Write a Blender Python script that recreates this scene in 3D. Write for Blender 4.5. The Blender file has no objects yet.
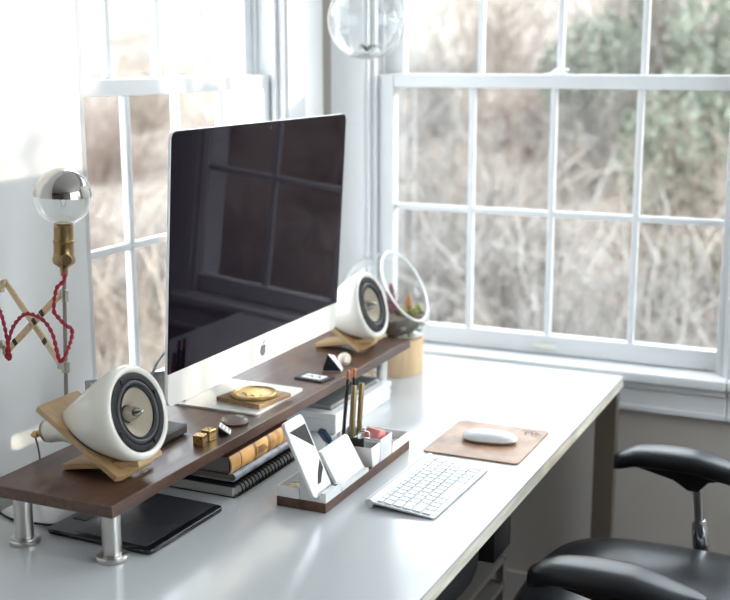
import bpy, bmesh, math, random
from mathutils import Matrix, Vector, Euler, noise
random.seed(7)
PI = math.pi
sc = bpy.context.scene
COL = sc.collection
R = math.radians

# ------------------------------------------------------------------ camera
YAW, PIT, ROLL = 0.4282, 0.2029, -0.0009
fw = Vector((-math.sin(YAW)*math.cos(PIT), math.cos(YAW)*math.cos(PIT), -math.sin(PIT)))
rt = Vector((math.cos(YAW), math.sin(YAW), 0)); up = rt.cross(fw)
r2 = rt*math.cos(ROLL)+up*math.sin(ROLL); u2 = -rt*math.sin(ROLL)+up*math.cos(ROLL)
cd = bpy.data.cameras.new('camera'); cam = bpy.data.objects.new('camera', cd); COL.objects.link(cam)
M = Matrix.Identity(4)
for i in range(3):
    M[i][0] = r2[i]; M[i][1] = u2[i]; M[i][2] = -fw[i]
M.translation = Vector((1.437, -3.02, 1.543)); cam.matrix_world = M
cd.sensor_width = 36; cd.lens = 1181.75/730*36; cd.clip_start = .05; cd.clip_end = 200
cd.dof.use_dof = True; cd.dof.focus_distance = 2.15; cd.dof.aperture_fstop = 3.2
sc.camera = cam

# ------------------------------------------------------------------ sky, sun, exposure
w = bpy.data.worlds.new('sky'); sc.world = w; w.use_nodes = True
bg = w.node_tree.nodes['Background']
bg.inputs[0].default_value = (.86, .93, 1.0, 1); bg.inputs[1].default_value = 2.3
SUN = Vector((-1, -.80, -.275)).normalized()
sd = bpy.data.lights.new('sun', 'SUN'); sd.energy = .9; sd.angle = R(1.3); sd.color = (1, .87, .68)
so = bpy.data.objects.new('sun', sd); COL.objects.link(so)
so.rotation_euler = SUN.to_track_quat('-Z', 'Y').to_euler(); so.location = (6, 5, 4)
sc.view_settings.view_transform = 'Standard'; sc.view_settings.look = 'None'
sc.view_settings.gamma = 1; sc.view_settings.use_curve_mapping = False
sc.view_settings.exposure = 1.82
cy = sc.cycles
cy.use_denoising = True; cy.max_bounces = 10; cy.diffuse_bounces = 6; cy.glossy_bounces = 5
cy.transparent_max_bounces = 24; cy.sample_clamp_indirect = 6; cy.caustics_reflective = False; cy.caustics_refractive = False

def portal(loc, rot, sx, sy):
    l = bpy.data.lights.new('window_portal', 'AREA'); l.shape = 'RECTANGLE'; l.size = sx; l.size_y = sy
    l.cycles.is_portal = True
    o = bpy.data.objects.new('window_portal', l); COL.objects.link(o); o.location = loc; o.rotation_euler = rot
portal((.556, .2, 1.49), (R(-90), 0, 0), 1.1, 1.6)
portal((1.586, .2, 1.49), (R(-90), 0, 0), 1.1, 1.6)
portal((-.27, -.65, 1.49), (0, R(-90), 0), 1.6, 1.0)
portal((3.52, -1.5, 1.55), (0, R(90), 0), 1.9, 2.5)  # portal for the added fill window in the right wall

# ------------------------------------------------------------------ materials
MATS = {}
def mat(name, col, rough=.5, metal=0., var=.06, scale=8., bump=0., bscale=60., coat=0., spec=.5, stretch=(1,1,1), col2=None, detail=3, sheen=0, emit=None):
    m = bpy.data.materials.new(name); m.use_nodes = True; nt = m.node_tree; N = nt.nodes; L = nt.links
    p = N['Principled BSDF']; p.inputs['Roughness'].default_value = rough; p.inputs['Metallic'].default_value = metal
    p.inputs['Coat Weight'].default_value = coat; p.inputs['Coat Roughness'].default_value = .08
    p.inputs['Specular IOR Level'].default_value = spec
    tc = N.new('ShaderNodeTexCoord'); mp = N.new('ShaderNodeMapping'); mp.inputs['Scale'].default_value = stretch
    L.new(tc.outputs['Object'], mp.inputs['Vector'])
    nz = N.new('ShaderNodeTexNoise'); nz.inputs['Scale'].default_value = scale; nz.inputs['Detail'].default_value = detail
    L.new(mp.outputs[0], nz.inputs['Vector'])
    rp = N.new('ShaderNodeValToRGB'); L.new(nz.outputs['Fac'], rp.inputs[0])
    a = [max(0, c*(1-var)) for c in col]; b = [min(1, c*(1+var)) for c in (col2 or col)]
    rp.color_ramp.elements[0].position = .3; rp.color_ramp.elements[1].position = .7
    rp.color_ramp.elements[0].color = (*a, 1); rp.color_ramp.elements[1].color = (*b, 1)
    L.new(rp.outputs[0], p.inputs['Base Color'])
    if bump:
        n2 = N.new('ShaderNodeTexNoise'); n2.inputs['Scale'].default_value = bscale; n2.inputs['Detail'].default_value = 4
        L.new(mp.outputs[0], n2.inputs['Vector'])
        bp = N.new('ShaderNodeBump'); bp.inputs['Strength'].default_value = bump; bp.inputs['Distance'].default_value = .002
        L.new(n2.outputs['Fac'], bp.inputs['Height']); L.new(bp.outputs[0], p.inputs['Normal'])
    MATS[name] = m
    return m

def wood(name, dark, light, rough=.45, scale=7., stretch=(9, 1, 9), coat=.0, pores=True):
    m = bpy.data.materials.new(name); m.use_nodes = True; nt = m.node_tree; N = nt.nodes; L = nt.links
    p = N['Principled BSDF']; p.inputs['Roughness'].default_value = rough; p.inputs['Coat Weight'].default_value = coat
    tc = N.new('ShaderNodeTexCoord'); mp = N.new('ShaderNodeMapping'); mp.inputs['Scale'].default_value = stretch
    L.new(tc.outputs['Object'], mp.inputs['Vector'])
    n1 = N.new('ShaderNodeTexNoise'); n1.inputs['Scale'].default_value = scale*.35; n1.inputs['Detail'].default_value = 5; n1.inputs['Distortion'].default_value = 1.2
    n2 = N.new('ShaderNodeTexNoise'); n2.inputs['Scale'].default_value = scale*3.2; n2.inputs['Detail'].default_value = 6; n2.inputs['Roughness'].default_value = .7
    L.new(mp.outputs[0], n1.inputs['Vector']); L.new(mp.outputs[0], n2.inputs['Vector'])
    mx = N.new('ShaderNodeMath'); mx.operation = 'MULTIPLY_ADD'; mx.inputs[1].default_value = .45
    L.new(n2.outputs['Fac'], mx.inputs[0]); 
    sc_ = N.new('ShaderNodeMath'); sc_.operation = 'MULTIPLY'; sc_.inputs[1].default_value = .6
    L.new(n1.outputs['Fac'], sc_.inputs[0]); L.new(sc_.outputs[0], mx.inputs[2])
    rp = N.new('ShaderNodeValToRGB'); L.new(mx.outputs[0], rp.inputs[0])
    rp.color_ramp.elements[0].position = .36; rp.color_ramp.elements[1].position = .68
    rp.color_ramp.elements[0].color = (*dark, 1); rp.color_ramp.elements[1].color = (*light, 1)
    L.new(rp.outputs[0], p.inputs['Base Color'])
    bp = N.new('ShaderNodeBump'); bp.inputs['Strength'].default_value = .12; bp.inputs['Distance'].default_value = .001
    L.new(n2.outputs['Fac'], bp.inputs['Height']); L.new(bp.outputs[0], p.inputs['Normal'])
    MATS[name] = m
    return m

def glass(name, tint=(.97, .985, .985), base=.035, edge=.75, power=3.5, rim=(1, 1, 1)):
    m = bpy.data.materials.new(name); m.use_nodes = True; nt = m.node_tree; N = nt.nodes; L = nt.links
    N.remove(N['Principled BSDF']); out = N['Material Output']
    tr = N.new('ShaderNodeBsdfTransparent'); tr.inputs[0].default_value = (*tint, 1)
    gl = N.new('ShaderNodeBsdfGlossy'); gl.inputs['Roughness'].default_value = .02; gl.inputs[0].default_value = (*rim, 1)
    lw = N.new('ShaderNodeLayerWeight'); lw.inputs['Blend'].default_value = .5
    pw = N.new('ShaderNodeMath'); pw.operation = 'POWER'; pw.inputs[1].default_value = power
    L.new(lw.outputs['Facing'], pw.inputs[0])
    ma = N.new('ShaderNodeMath'); ma.operation = 'MULTIPLY_ADD'; ma.inputs[1].default_value = edge; ma.inputs[2].default_value = base
    L.new(pw.outputs[0], ma.inputs[0])
    mx = N.new('ShaderNodeMixShader'); L.new(ma.outputs[0], mx.inputs[0]); L.new(tr.outputs[0], mx.inputs[1]); L.new(gl.outputs[0], mx.inputs[2])
    L.new(mx.outputs[0], out.inputs[0]); MATS[name] = m
    return m

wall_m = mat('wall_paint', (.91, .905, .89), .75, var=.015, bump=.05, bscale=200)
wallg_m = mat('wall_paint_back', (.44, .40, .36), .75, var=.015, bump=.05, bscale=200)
trim_m = mat('trim_paint', (.66, .665, .67), .35, var=.01)
ceil_m = mat('ceiling_paint', (.74, .74, .73), .8, var=.01)
frontw_m = mat('taupe_wall_paint', (.30, .28, .26), .8, var=.02)
floor_m = wood('floor_wood', (.035, .024, .017), (.09, .06, .04), .55)
pane_m = glass('window_glass', base=.02, edge=.4, power=4)
clear_m = glass('clear_glass', tint=(.955, .97, .97), base=.03, edge=.8, power=2.6)
bulbglass_m = glass('bulb_glass', tint=(.965, .97, .965), base=.03, edge=.7, power=3)
desk_m = mat('white_laminate', (.58, .59, .60), .16, var=.012, scale=3, spec=.5)
edge_m = mat('plywood_edge', (.60, .54, .42), .5, var=.22, scale=5, stretch=(1, 1, 12), col2=(.74, .70, .60))
legm_m = mat('bronze_metal_leg', (.16, .13, .10), .45, metal=.3, var=.05)
walnut_m = wood('walnut', (.028, .012, .008), (.135, .064, .040), .36, coat=.10)
walnut2_m = wood('walnut_tray', (.030, .012, .008), (.17, .075, .040), .42, coat=.05)
ply_m = wood('birch_ply', (.40, .25, .115), (.54, .36, .18), .5, scale=5, stretch=(2, 8, 8))
bamboo_m = wood('bamboo', (.60, .40, .22), (.78, .58, .36), .45, scale=4, stretch=(10, 10, 1))
steel_m = mat('brushed_steel', (.58, .56, .53), .28, metal=1, var=.06, scale=40, stretch=(1, 1, .05))
chrome_m = mat('chrome', (.82, .82, .83), .06, metal=1, var=.01)
silver_m = mat('mirror_silver', (.46, .445, .42), .04, metal=1, var=.01)
brass_m = mat('aged_brass', (.30, .20, .095), .33, metal=1, var=.2, scale=30)
gold_m = mat('gold_brass', (.60, .41, .17), .36, metal=1, var=.12, scale=60)
ceramic_m = mat('white_ceramic', (.76, .725, .65), .14, var=.01, coat=.3)
black_m = mat('black_plastic', (.009, .009, .010), .42, var=.1, spec=.3)
rubber_m = mat('black_rubber', (.02, .021, .023), .55, var=.1)
grey_m = mat('grey_roll', (.030, .032, .036), .4, var=.05)
cone_m = mat('paper_cone', (.42, .36, .27), .5, var=.05, scale=20)
alu_m = mat('aluminium', (.83, .83, .82), .32, metal=.55, var=.01)
aluw_m = mat('silver_aluminium_face', (.86, .83, .77), .38, metal=.25, var=.01)
screen_m = mat('black_screen_glass', (.005, .003, .006), .02, var=.1, spec=.13)
screen_m.node_tree.nodes['Principled BSDF'].inputs['Specular Tint'].default_value = (.95, .62, 1.0, 1)
logo_m = mat('grey_emblem', (.10, .13, .14), .3, var=.02)
wplastic_m = mat('white_plastic', (.83, .84, .85), .3, var=.01)
key_m = mat('white_key', (.84, .85, .87), .4, var=.01)
kbase_m = mat('silver_keyboard', (.56, .58, .60), .38, metal=.4, var=.01)
mouse_m = mat('glossy_white', (.84, .85, .87), .12, var=.005, coat=.4)
leather_m = mat('tan_leather', (.36, .20, .12), .42, var=.18, scale=14, col2=(.46, .28, .18), bump=.15, bscale=300)
stamp_m = mat('pressed_mark', (.16, .085, .05), .6, var=.1)
bleather_m = mat('black_leather', (.008, .0095, .014), .28, var=.15, scale=30, bump=.10, bscale=400)
padrub_m = mat('armrest_vinyl', (.014, .016, .020), .34, var=.1, bump=.06, bscale=400)
cord_m = mat('red_cloth_cord', (.33, .012, .03), .6, var=.35, scale=400)
bar_m = wood('blond_bar', (.60, .43, .24), (.74, .56, .34), .45, scale=5)
darkmark_m = mat('burnt_mark', (.045, .02, .015), .6, var=.1)
screw_m = mat('steel_screw', (.45, .42, .36), .3, metal=1, var=.1)
porc_m = mat('matte_white', (.78, .78, .77), .42, var=.012)
paper_m = mat('paper_white', (.84, .83, .80), .6, var=.01)
pages_m = mat('page_edges', (.20, .18, .165), .7, var=.25, scale=30, stretch=(.2, .2, 60))
spiralp_m = mat('grey_pages', (.36, .35, .33), .7, var=.15, scale=30, stretch=(.2, .2, 60))
orange_m = mat('orange_book_cloth', (.60, .29, .09), .5, var=.15, scale=20, col2=(.68, .38, .14))
brownc_m = mat('brown_cover', (.07, .03, .02), .4, var=.15)
blueg_m = mat('blue_grey_cover', (.20, .22, .27), .4, var=.35, scale=26, stretch=(1, 1, 1), col2=(.36, .37, .42))
blackc_m = mat('black_cover', (.012, .011, .011), .4, var=.2)
tabact_m = mat('tablet_active_area', (.05, .052, .060), .26, var=.05)
tabgl_m = mat('tablet_gloss', (.010, .010, .012), .12, var=.05)
pencil_m = mat('black_lacquer', (.012, .011, .012), .3, var=.1)
copper_m = mat('copper_ferrule', (.60, .22, .10), .3, metal=.8, var=.15, scale=60)
pen_m = mat('olive_gold_metal', (.36, .29, .15), .3, metal=.8, var=.08)
eraser_m = mat('pink_eraser', (.72, .25, .24), .6, var=.08)
blue_m = mat('navy_blue_plastic', (.02, .05, .11), .3, var=.1)
soil_m = mat('potting_soil', (.10, .075, .05), .9, var=.4, scale=60, bump=.8, bscale=80)
pebble_m = mat('pale_pebble', (.30, .26, .20), .7, var=.2, scale=30)
moss_m = mat('green_moss', (.13, .17, .06), .9, var=.4, scale=80, bump=.8, bscale=120)
succ_p = mat('purple_succulent', (.20, .07, .11), .5, var=.3, scale=30, col2=(.34, .14, .17))
succ_o = mat('coral_succulent', (.55, .26, .13), .5, var=.2, scale=30, col2=(.62, .38, .20))
succ_g = mat('green_succulent', (.24, .30, .07), .5, var=.3, scale=30, col2=(.38, .42, .13))
air_m = mat('grey_green_leaf', (.20, .21, .18), .7, var=.2)
string_m = mat('clear_cord', (.75, .75, .75), .5, var=.05)
white_m = mat('white_enamel', (.80, .80, .80), .3, var=.02)
wire_m = mat('mauve_wire', (.22, .10, .13), .5, var=.1)
dirt_m = mat('hillside_leaf_litter', (0.16, 0.13, 0.106), .95, var=.3, scale=.9, col2=(0.21, 0.174, 0.145), detail=8)
twig_m = [mat('tan_twigs', (0.19, 0.15, 0.116), .9, var=.3, scale=2, col2=(0.24, 0.193, 0.152)), mat('grey_twigs', (0.165, 0.148, 0.134), .9, var=.3, scale=2, col2=(0.215, 0.195, 0.178)), mat('russet_twigs', (.195, .142, .113), .9, var=.3, scale=2)]
leaf_m = [mat('green_foliage', (0.102, 0.118, 0.085), .8, var=.3, scale=3, col2=(0.148, 0.16, 0.117)), mat('pale_green_foliage', (.175, .185, .14), .8, var=.3, scale=3)]
bark_m = mat('grey_bark', (.20, .18, .16), .9, var=.3)
binfab_m = mat('black_fabric', (.010, .010, .011), .7, var=.2)
boxbrown_m = mat('brown_cardboard', (.09, .03, .02), .7, var=.2)
taupe_m = mat('taupe_board', (.20, .18, .16), .6, var=.05)
gscreen_m = mat('phone_screen', (.010, .010, .012), .03, var=.1, spec=1.0, coat=1)
pscr_m = mat('phone_face_white', (.82, .82, .83), .15, var=.005, coat=.4)
pwhite_m = mat('white_phone_panel', (.75, .75, .75), .08, var=.005, coat=.5)
pwhite_m.node_tree.nodes['Principled BSDF'].inputs['Emission Color'].default_value = (1, 1, 1, 1); pwhite_m.node_tree.nodes['Principled BSDF'].inputs['Emission Strength'].default_value = .10  # white phone panel, slightly emissive
discg_m = mat('dark_brown_disc', (.09, .03, .02), .3, var=.2)

# ------------------------------------------------------------------ mesh builder
def T(x=0, y=0, z=0): return Matrix.Translation((x, y, z))
def RX(a): return Matrix.Rotation(a, 4, 'X')
def RY(a): return Matrix.Rotation(a, 4, 'Y')
def RZ(a): return Matrix.Rotation(a, 4, 'Z')
I4 = Matrix.Identity(4)

class B:
    def __init__(s): s.bm = bmesh.new()
    def _merge(s, bm, X):
        bmesh.ops.transform(bm, matrix=X, verts=bm.verts)
        me = bpy.data.meshes.new('tmp'); bm.to_mesh(me); bm.free(); s.bm.from_mesh(me); bpy.data.meshes.remove(me)
        return s
    def box(s, c, d, X=I4, bev=0, seg=2):
        bm = bmesh.new(); bmesh.ops.create_cube(bm, size=1)
        bmesh.ops.scale(bm, vec=d, verts=bm.verts); bmesh.ops.translate(bm, vec=c, verts=bm.verts)
        if bev: bmesh.ops.bevel(bm, geom=bm.edges[:], offset=bev, segments=seg, affect='EDGES', profile=.5)
        return s._merge(bm, X)
    def bb(s, x0, x1, y0, y1, z0, z1, bev=0, X=I4, seg=2):
        return s.box(((x0+x1)/2, (y0+y1)/2, (z0+z1)/2), (x1-x0, y1-y0, z1-z0), X, bev, seg)
    def prism(s, pts, h, X=I4, bev=0, seg=2):
        bm = bmesh.new(); vs = [bm.verts.new((p[0], p[1], 0)) for p in pts]; f = bm.faces.new(vs)
        r = bmesh.ops.extrude_face_region(bm, geom=[f]); nv = [v for v in r['geom'] if isinstance(v, bmesh.types.BMVert)]
        bmesh.ops.translate(bm, vec=(0, 0, h), verts=nv); bmesh.ops.recalc_face_normals(bm, faces=bm.faces[:])
        if bev:
            ed = [e for e in bm.edges if abs(e.verts[0].co.z-e.verts[1].co.z) < 1e-6]
            bmesh.ops.bevel(bm, geom=ed, offset=bev, segments=seg, affect='EDGES', profile=.5)
        return s._merge(bm, X)
    def lathe(s, prof, n=32, X=I4, a0=0, a1=2*PI, close=False):
        bm = bmesh.new(); full = abs(a1-a0-2*PI) < 1e-6; k = n if full else n+1; rings = []
        for (r, z) in prof:
            if r < 1e-6: rings.append([bm.verts.new((0, 0, z))])
            else: rings.append([bm.verts.new((r*math.cos(a0+(a1-a0)*i/n), r*math.sin(a0+(a1-a0)*i/n), z)) for i in range(k)])
        pr = list(zip(rings, rings[1:]))
        if close: pr.append((rings[-1], rings[0]))
        for A, C in pr:
            for i in range(n):
                j = (i+1) % k
                if len(A) == 1 and len(C) == 1: continue
                if len(A) == 1: bm.faces.new((A[0], C[i], C[j]))
                elif len(C) == 1: bm.faces.new((A[i], A[j], C[0]))
                else: bm.faces.new((A[i], A[j], C[j], C[i]))
        bmesh.ops.recalc_face_normals(bm, faces=bm.faces[:])
        return s._merge(bm, X)
    def loft(s, outline, prof, X=I4):          # outline scaled by sx,sy at height z; capped
        bm = bmesh.new(); rings = []
        for q in prof:
            sx, sy, z = q[:3]; dx = q[3] if len(q) > 3 else 0
            rings.append([bm.verts.new((a*sx+dx, b*sy, z)) for a, b in outline])
        n = len(outline)
        for A, C in zip(rings, rings[1:]):
            for i in range(n): bm.faces.new((A[i], A[(i+1) % n], C[(i+1) % n], C[i]))
        bm.faces.new(rings[0][::-1]); bm.faces.new(rings[-1])
        bmesh.ops.recalc_face_normals(bm, faces=bm.faces[:])
        return s._merge(bm, X)
    def tube(s, pts, r, n=8, cap=True, X=I4):
        bm = bmesh.new(); pts = [Vector(p) for p in pts]; rr = r if isinstance(r, (list, tuple)) else [r]*len(pts)
        prev = None; rings = []
        for i, p in enumerate(pts):
            t = (pts[min(i+1, len(pts)-1)]-pts[max(i-1, 0)]).normalized()
            if prev is None: a = t.orthogonal().normalized()
            else:
                a = (prev-t*prev.dot(t))
                a = a.normalized() if a.length > 1e-6 else t.orthogonal().normalized()
            prev = a; b = t.cross(a)
            rings.append([bm.verts.new(p+(a*math.cos(2*PI*k/n)+b*math.sin(2*PI*k/n))*rr[i]) for k in range(n)])
        for A, C in zip(rings, rings[1:]):
            for k in range(n): bm.faces.new((A[k], A[(k+1) % n], C[(k+1) % n], C[k]))
        if cap: bm.faces.new(rings[0][::-1]); bm.faces.new(rings[-1])
        return s._merge(bm, X)
    def cyl(s, p0, p1, r, n=20, X=I4): return s.tube([p0, p1], r, n, True, X)
    def ball(s, c, r, X=I4, n=16, sc_=(1, 1, 1)):
        bm = bmesh.new(); bmesh.ops.create_uvsphere(bm, u_segments=n, v_segments=n//2+2, radius=r)
        bmesh.ops.scale(bm, vec=sc_, verts=bm.verts); bmesh.ops.translate(bm, vec=c, verts=bm.verts)
        return s._merge(bm, X)
    def torus(s, Rr, r, X=I4, n=48, k=8):
        return s.lathe([(Rr+r*math.cos(2*PI*i/k), r*math.sin(2*PI*i/k)) for i in range(k)], n, X, close=True)
    def xf(s, X): bmesh.ops.transform(s.bm, matrix=X, verts=s.bm.verts); return s
    def obj(s, name, m, parent=None, smooth=True, ang=35, label=None, loc=None):
        me = bpy.data.meshes.new(name); s.bm.to_mesh(me); s.bm.free()
        me.materials.append(m)
        if smooth:
            me.shade_smooth(); me.set_sharp_from_angle(angle=R(ang))
        o = bpy.data.objects.new(name, me); COL.objects.link(o)
        if parent: o.parent = parent
        if label: o['label'] = label
        if loc: o.location = loc
        return o

def tag(o, label, cat, group=None, kind=None):
    o['label'] = label; o['category'] = cat
    if group: o['group'] = group
    if kind: o['kind'] = kind
    return o
def thing(name, label, cat, loc=(0, 0, 0), rz=0, group=None, kind=None):
    o = bpy.data.objects.new(name, None); COL.objects.link(o); o.empty_display_size = .05
    o.location = loc; o.rotation_euler = (0, 0, rz)
    return tag(o, label, cat, group, kind)
def dup(root, loc, rz=0, label=None):
    def cp(o, par):
        c = o.copy(); COL.objects.link(c); c.parent = par
        for ch in o.children: cp(ch, c)
        return c
    r = cp(root, None); r.location = loc; r.rotation_euler = (0, 0, rz)
    if label: r['label'] = label
    return r
def rrect(w_, h_, r, n=6, cx=0, cy_=0):
    pts = []
    for (sx, sy, a0) in ((1, 1, 0), (-1, 1, 90), (-1, -1, 180), (1, -1, 270)):
        for i in range(n+1):
            a = R(a0+90*i/n); pts.append((cx+sx*(w_/2-r)+r*math.cos(a), cy_+sy*(h_/2-r)+r*math.sin(a)))
    return pts
def superell(a, b, e=2.6, n=40):
    pts = []
    for i in range(n):
        t = 2*PI*i/n; c, s_ = math.cos(t), math.sin(t)
        pts.append((a*math.copysign(abs(c)**(2/e), c), b*math.copysign(abs(s_)**(2/e), s_)))
    return pts
def spline(P, n=10):
    P = [Vector(p) for p in P]; out = []
    for i in range(len(P)-1):
        p0, p1, p2, p3 = P[max(i-1, 0)], P[i], P[i+1], P[min(i+2, len(P)-1)]
        for k in range(n):
            t = k/n
            out.append(.5*((2*p1)+(p2-p0)*t+(2*p0-5*p1+4*p2-p3)*t*t+(3*p1-p0-3*p2+p3)*t**3))
    return out+[P[-1]]

# ================================================================== the setting
ZD = .74; ZS = .848; ZB = .8272; XW = -.07
def struct(b, name, m, label, cat):
    return tag(b.obj(name, m, None, smooth=False), label, cat, kind='structure')
XR, YF, HC = 3.3, -5.0, 2.6
struct(B().bb(XW-.2, XR+.2, YF-.2, .2, -.1, 0), 'floor', floor_m, 'dark wooden floor under the desk and chair', 'floor')
struct(B().bb(XW-.2, XR+.2, YF-.2, .2, HC, HC+.1), 'ceiling', ceil_m, 'white ceiling above the desk corner', 'ceiling')
W2 = (.056, 1.062); W3 = (1.086+.0, 2.092); WZ = (.74, 2.25)         # openings
W3 = (W2[0]+1.03, W2[1]+1.03)
WL = (-1.085, -.215)
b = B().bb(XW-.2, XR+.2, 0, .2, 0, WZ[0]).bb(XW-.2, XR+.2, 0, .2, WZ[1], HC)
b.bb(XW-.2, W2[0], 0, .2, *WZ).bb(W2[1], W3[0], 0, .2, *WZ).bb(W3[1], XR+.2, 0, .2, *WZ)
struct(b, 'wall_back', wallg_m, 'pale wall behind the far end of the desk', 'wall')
b = B().bb(XW-.2, XW, YF, 0, 0, WZ[0]).bb(XW-.2, XW, YF, 0, WZ[1], HC).bb(XW-.2, XW, YF, WL[0], *WZ).bb(XW-.2, XW, WL[1], 0, *WZ)
struct(b, 'wall_left', wall_m, 'white wall beside the scissor lamp', 'wall')
WR = (-2.7, -.3)  # unseen opening added in the right wall to let in fill light
b = B().bb(XR, XR+.2, YF, 0, 0, .75).bb(XR, XR+.2, YF, 0, 2.45, HC).bb(XR, XR+.2, YF, WR[0], .75, 2.45).bb(XR, XR+.2, WR[1], 0, .75, 2.45)
struct(b, 'wall_right', wall_m, 'plain wall on the far side of the room', 'wall')
struct(B().bb(XW-.2, XR+.2, YF-.2, YF, 0, HC), 'wall_front', frontw_m, 'plain wall behind the viewer', 'wall')
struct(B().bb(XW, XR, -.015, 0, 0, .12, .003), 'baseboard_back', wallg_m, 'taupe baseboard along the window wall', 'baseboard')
struct(B().bb(XW, XW+.015, YF, -.015, 0, .12, .003), 'baseboard_left', trim_m, 'white baseboard along the lamp wall', 'baseboard')

def make_window(name, label, X, w_, g0, glass_w, cl=.098, cr=.098, ct=.009):
    """local frame: x across the opening (0..w_), y outward (0 = room face), z world height"""
    root = thing(name, label, 'window', kind='structure'); root.matrix_world = X
    z0, z1 = WZ; zr0, zr1 = 1.462, 1.497
    cw = .098
    # jamb lining
    for x0, x1 in ((-.001, .012), (w_-.012, w_+.001)): B().bb(x0, x1, 0, .19, z0, z1).obj('jamb', trim_m, root, False)
    B().bb(.012, w_-.012, 0, .19, z1-.012, z1).obj('head_jamb', trim_m, root, False)
    # parting stops
    for x0, x1 in ((.012, .026), (w_-.026, w_-.012)):
        B().bb(x0, x1, .02, .034, z0, z1-.012, .002).obj('stop_bead', trim_m, root, False)
        B().bb(x0, x1, .080, .090, zr1, z1-.012, .002).obj('stop_bead', trim_m, root, False)
    # casing
    for x0, x1 in ((-cl, .004), (w_-.004, w_+cr)):
        if x1-x0 > .008: B().bb(x0, x1, -ct, 0, z0+.0, z1+cw, .002).obj('casing', trim_m, root, False)
    B().bb(-cl, w_+cr, -ct, 0, z1-.004, z1+cw, .002).obj('casing', trim_m, root, False)
    el, er = (.02 if cl > .05 else 0), (.02 if cr > .05 else 0)
    B().bb(-cl-el, w_+cr+er, -.052, .035, z0-.022, z0+.006, .006, seg=3).obj('stool', trim_m, root, True)
    ap = B().bb(-cl, w_+cr, -.022, 0, z0-.105, z0-.022, .004)
    ap.bb(-cl, w_+cr, -.034, -.02, z0-.042, z0-.022, .006)
    ap.bb(-cl, w_+cr, -.028, -.02, z0-.105, z0-.088, .004).obj('apron', trim_m, root, False)
    # outer sill
    B().bb(.012, w_-.012, .034, .22, z0-.02, z0+.004).obj('outer_sill', trim_m, root, False)
    mw = .017
    def sash(tagname, ya, yb, za, zb, top, bot, gx0, gx1):
        s = B().bb(.014, gx0, ya, yb, za, zb, .003).bb(gx1, w_-.014, ya, yb, za, zb, .003).obj(tagname, trim_m, root, False)
        B().bb(gx0, gx1, ya, yb, zb-top, zb, .003).obj('rail', trim_m, s, False)
        B().bb(gx0, gx1, ya, yb, za, za+bot, .003).obj('rail', trim_m, s, False)
        gz0, gz1 = za+bot, zb-top; ym = (ya+yb)/2; pw = (gx1-gx0)/4; zm = (gz0+gz1)/2
        for i in (1, 2, 3): B().bb(gx0+pw*i-mw/2, gx0+pw*i+mw/2, ym-.010, ym+.010, gz0, gz1, .004).obj('muntin', trim_m, s, False)
        B().bb(gx0, gx1, ym-.009, ym+.009, zm-mw/2, zm+mw/2, .004).obj('muntin', trim_m, s, False)
        for i in range(4):
            for k in range(2):
                B().bb(gx0+pw*i, gx0+pw*(i+1), ym-.0015, ym+.0015, (gz0, zm)[k], (zm, gz1)[k]).obj('pane', pane_m, s, False)
        return s
    gx0 = g0; gx1 = g0+glass_w
    lo = sash('lower_sash', .040, .076, z0+.006, zr1, .036, .052, gx0, gx1)
    sash('upper_sash', .090, .124, zr0, z1-.012, .05, .035, gx0+.01, gx1-.01)
    xm = (gx0+gx1)/2
    lk = B().lathe([(0, 0), (.016, 0), (.015, .006), (.006, .009), (.005, .014), (0, .015)], 16, T(xm, .060, zr1))
    lk.bb(xm-.030, xm+.030, .052, .068, zr1, zr1+.004, .0015).bb(xm-.003, xm+.034, .055, .065, zr1+.010, zr1+.016, .002)
    lk.obj('sash_lock', wplastic_m, root)
    B().bb(xm-.03, xm+.03, .030, .040, z0+.022, z0+.036, .004).obj('sash_lift', mat('ivory_lift_'+name, (.70, .68, .60), .4), root)
    return root
make_window('window_2', 'white double-hung window above the far end of the desk', T(W2[0], 0, 0), W2[1]-W2[0], .072, .908, .098, .0118)
make_window('window_3', 'white double-hung window beyond the right edge of the view', T(W3[0], 0, 0), W3[1]-W3[0], .072, .908, .0118, .098)
t = thing('fill_window', 'wide unseen window added across the room for fill light', 'window', (XR, 0, 0), kind='structure')  # out-of-view window, added only to brighten the room from the right
B().bb(.04, .10, WR[0], WR[1], .75, .81).bb(.04, .10, WR[0], WR[1], 2.39, 2.45).bb(.04, .10, WR[0], WR[0]+.06, .81, 2.39).bb(.04, .10, WR[1]-.06, WR[1], .81, 2.39).obj('frame', trim_m, t, False)  # frame of the added fill window
for k in range(1, 3): B().bb(.045, .095, WR[0]+.8*k-.02, WR[0]+.8*k+.02, .81, 2.39).obj('fill_window_mullion', trim_m, t, False)
for k in range(3): B().bb(.068, .072, WR[0]+.8*k+(.02 if k else .06), WR[0]+.8*(k+1)-(.02 if k < 2 else .06), .81, 2.39).obj('pane', pane_m, t, False)
make_window('window_1', 'white double-hung window behind the computer', T(XW, WL[0], 0)@RZ(PI/2), WL[1]-WL[0], .030, .79, .001, .098, .005)

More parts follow.
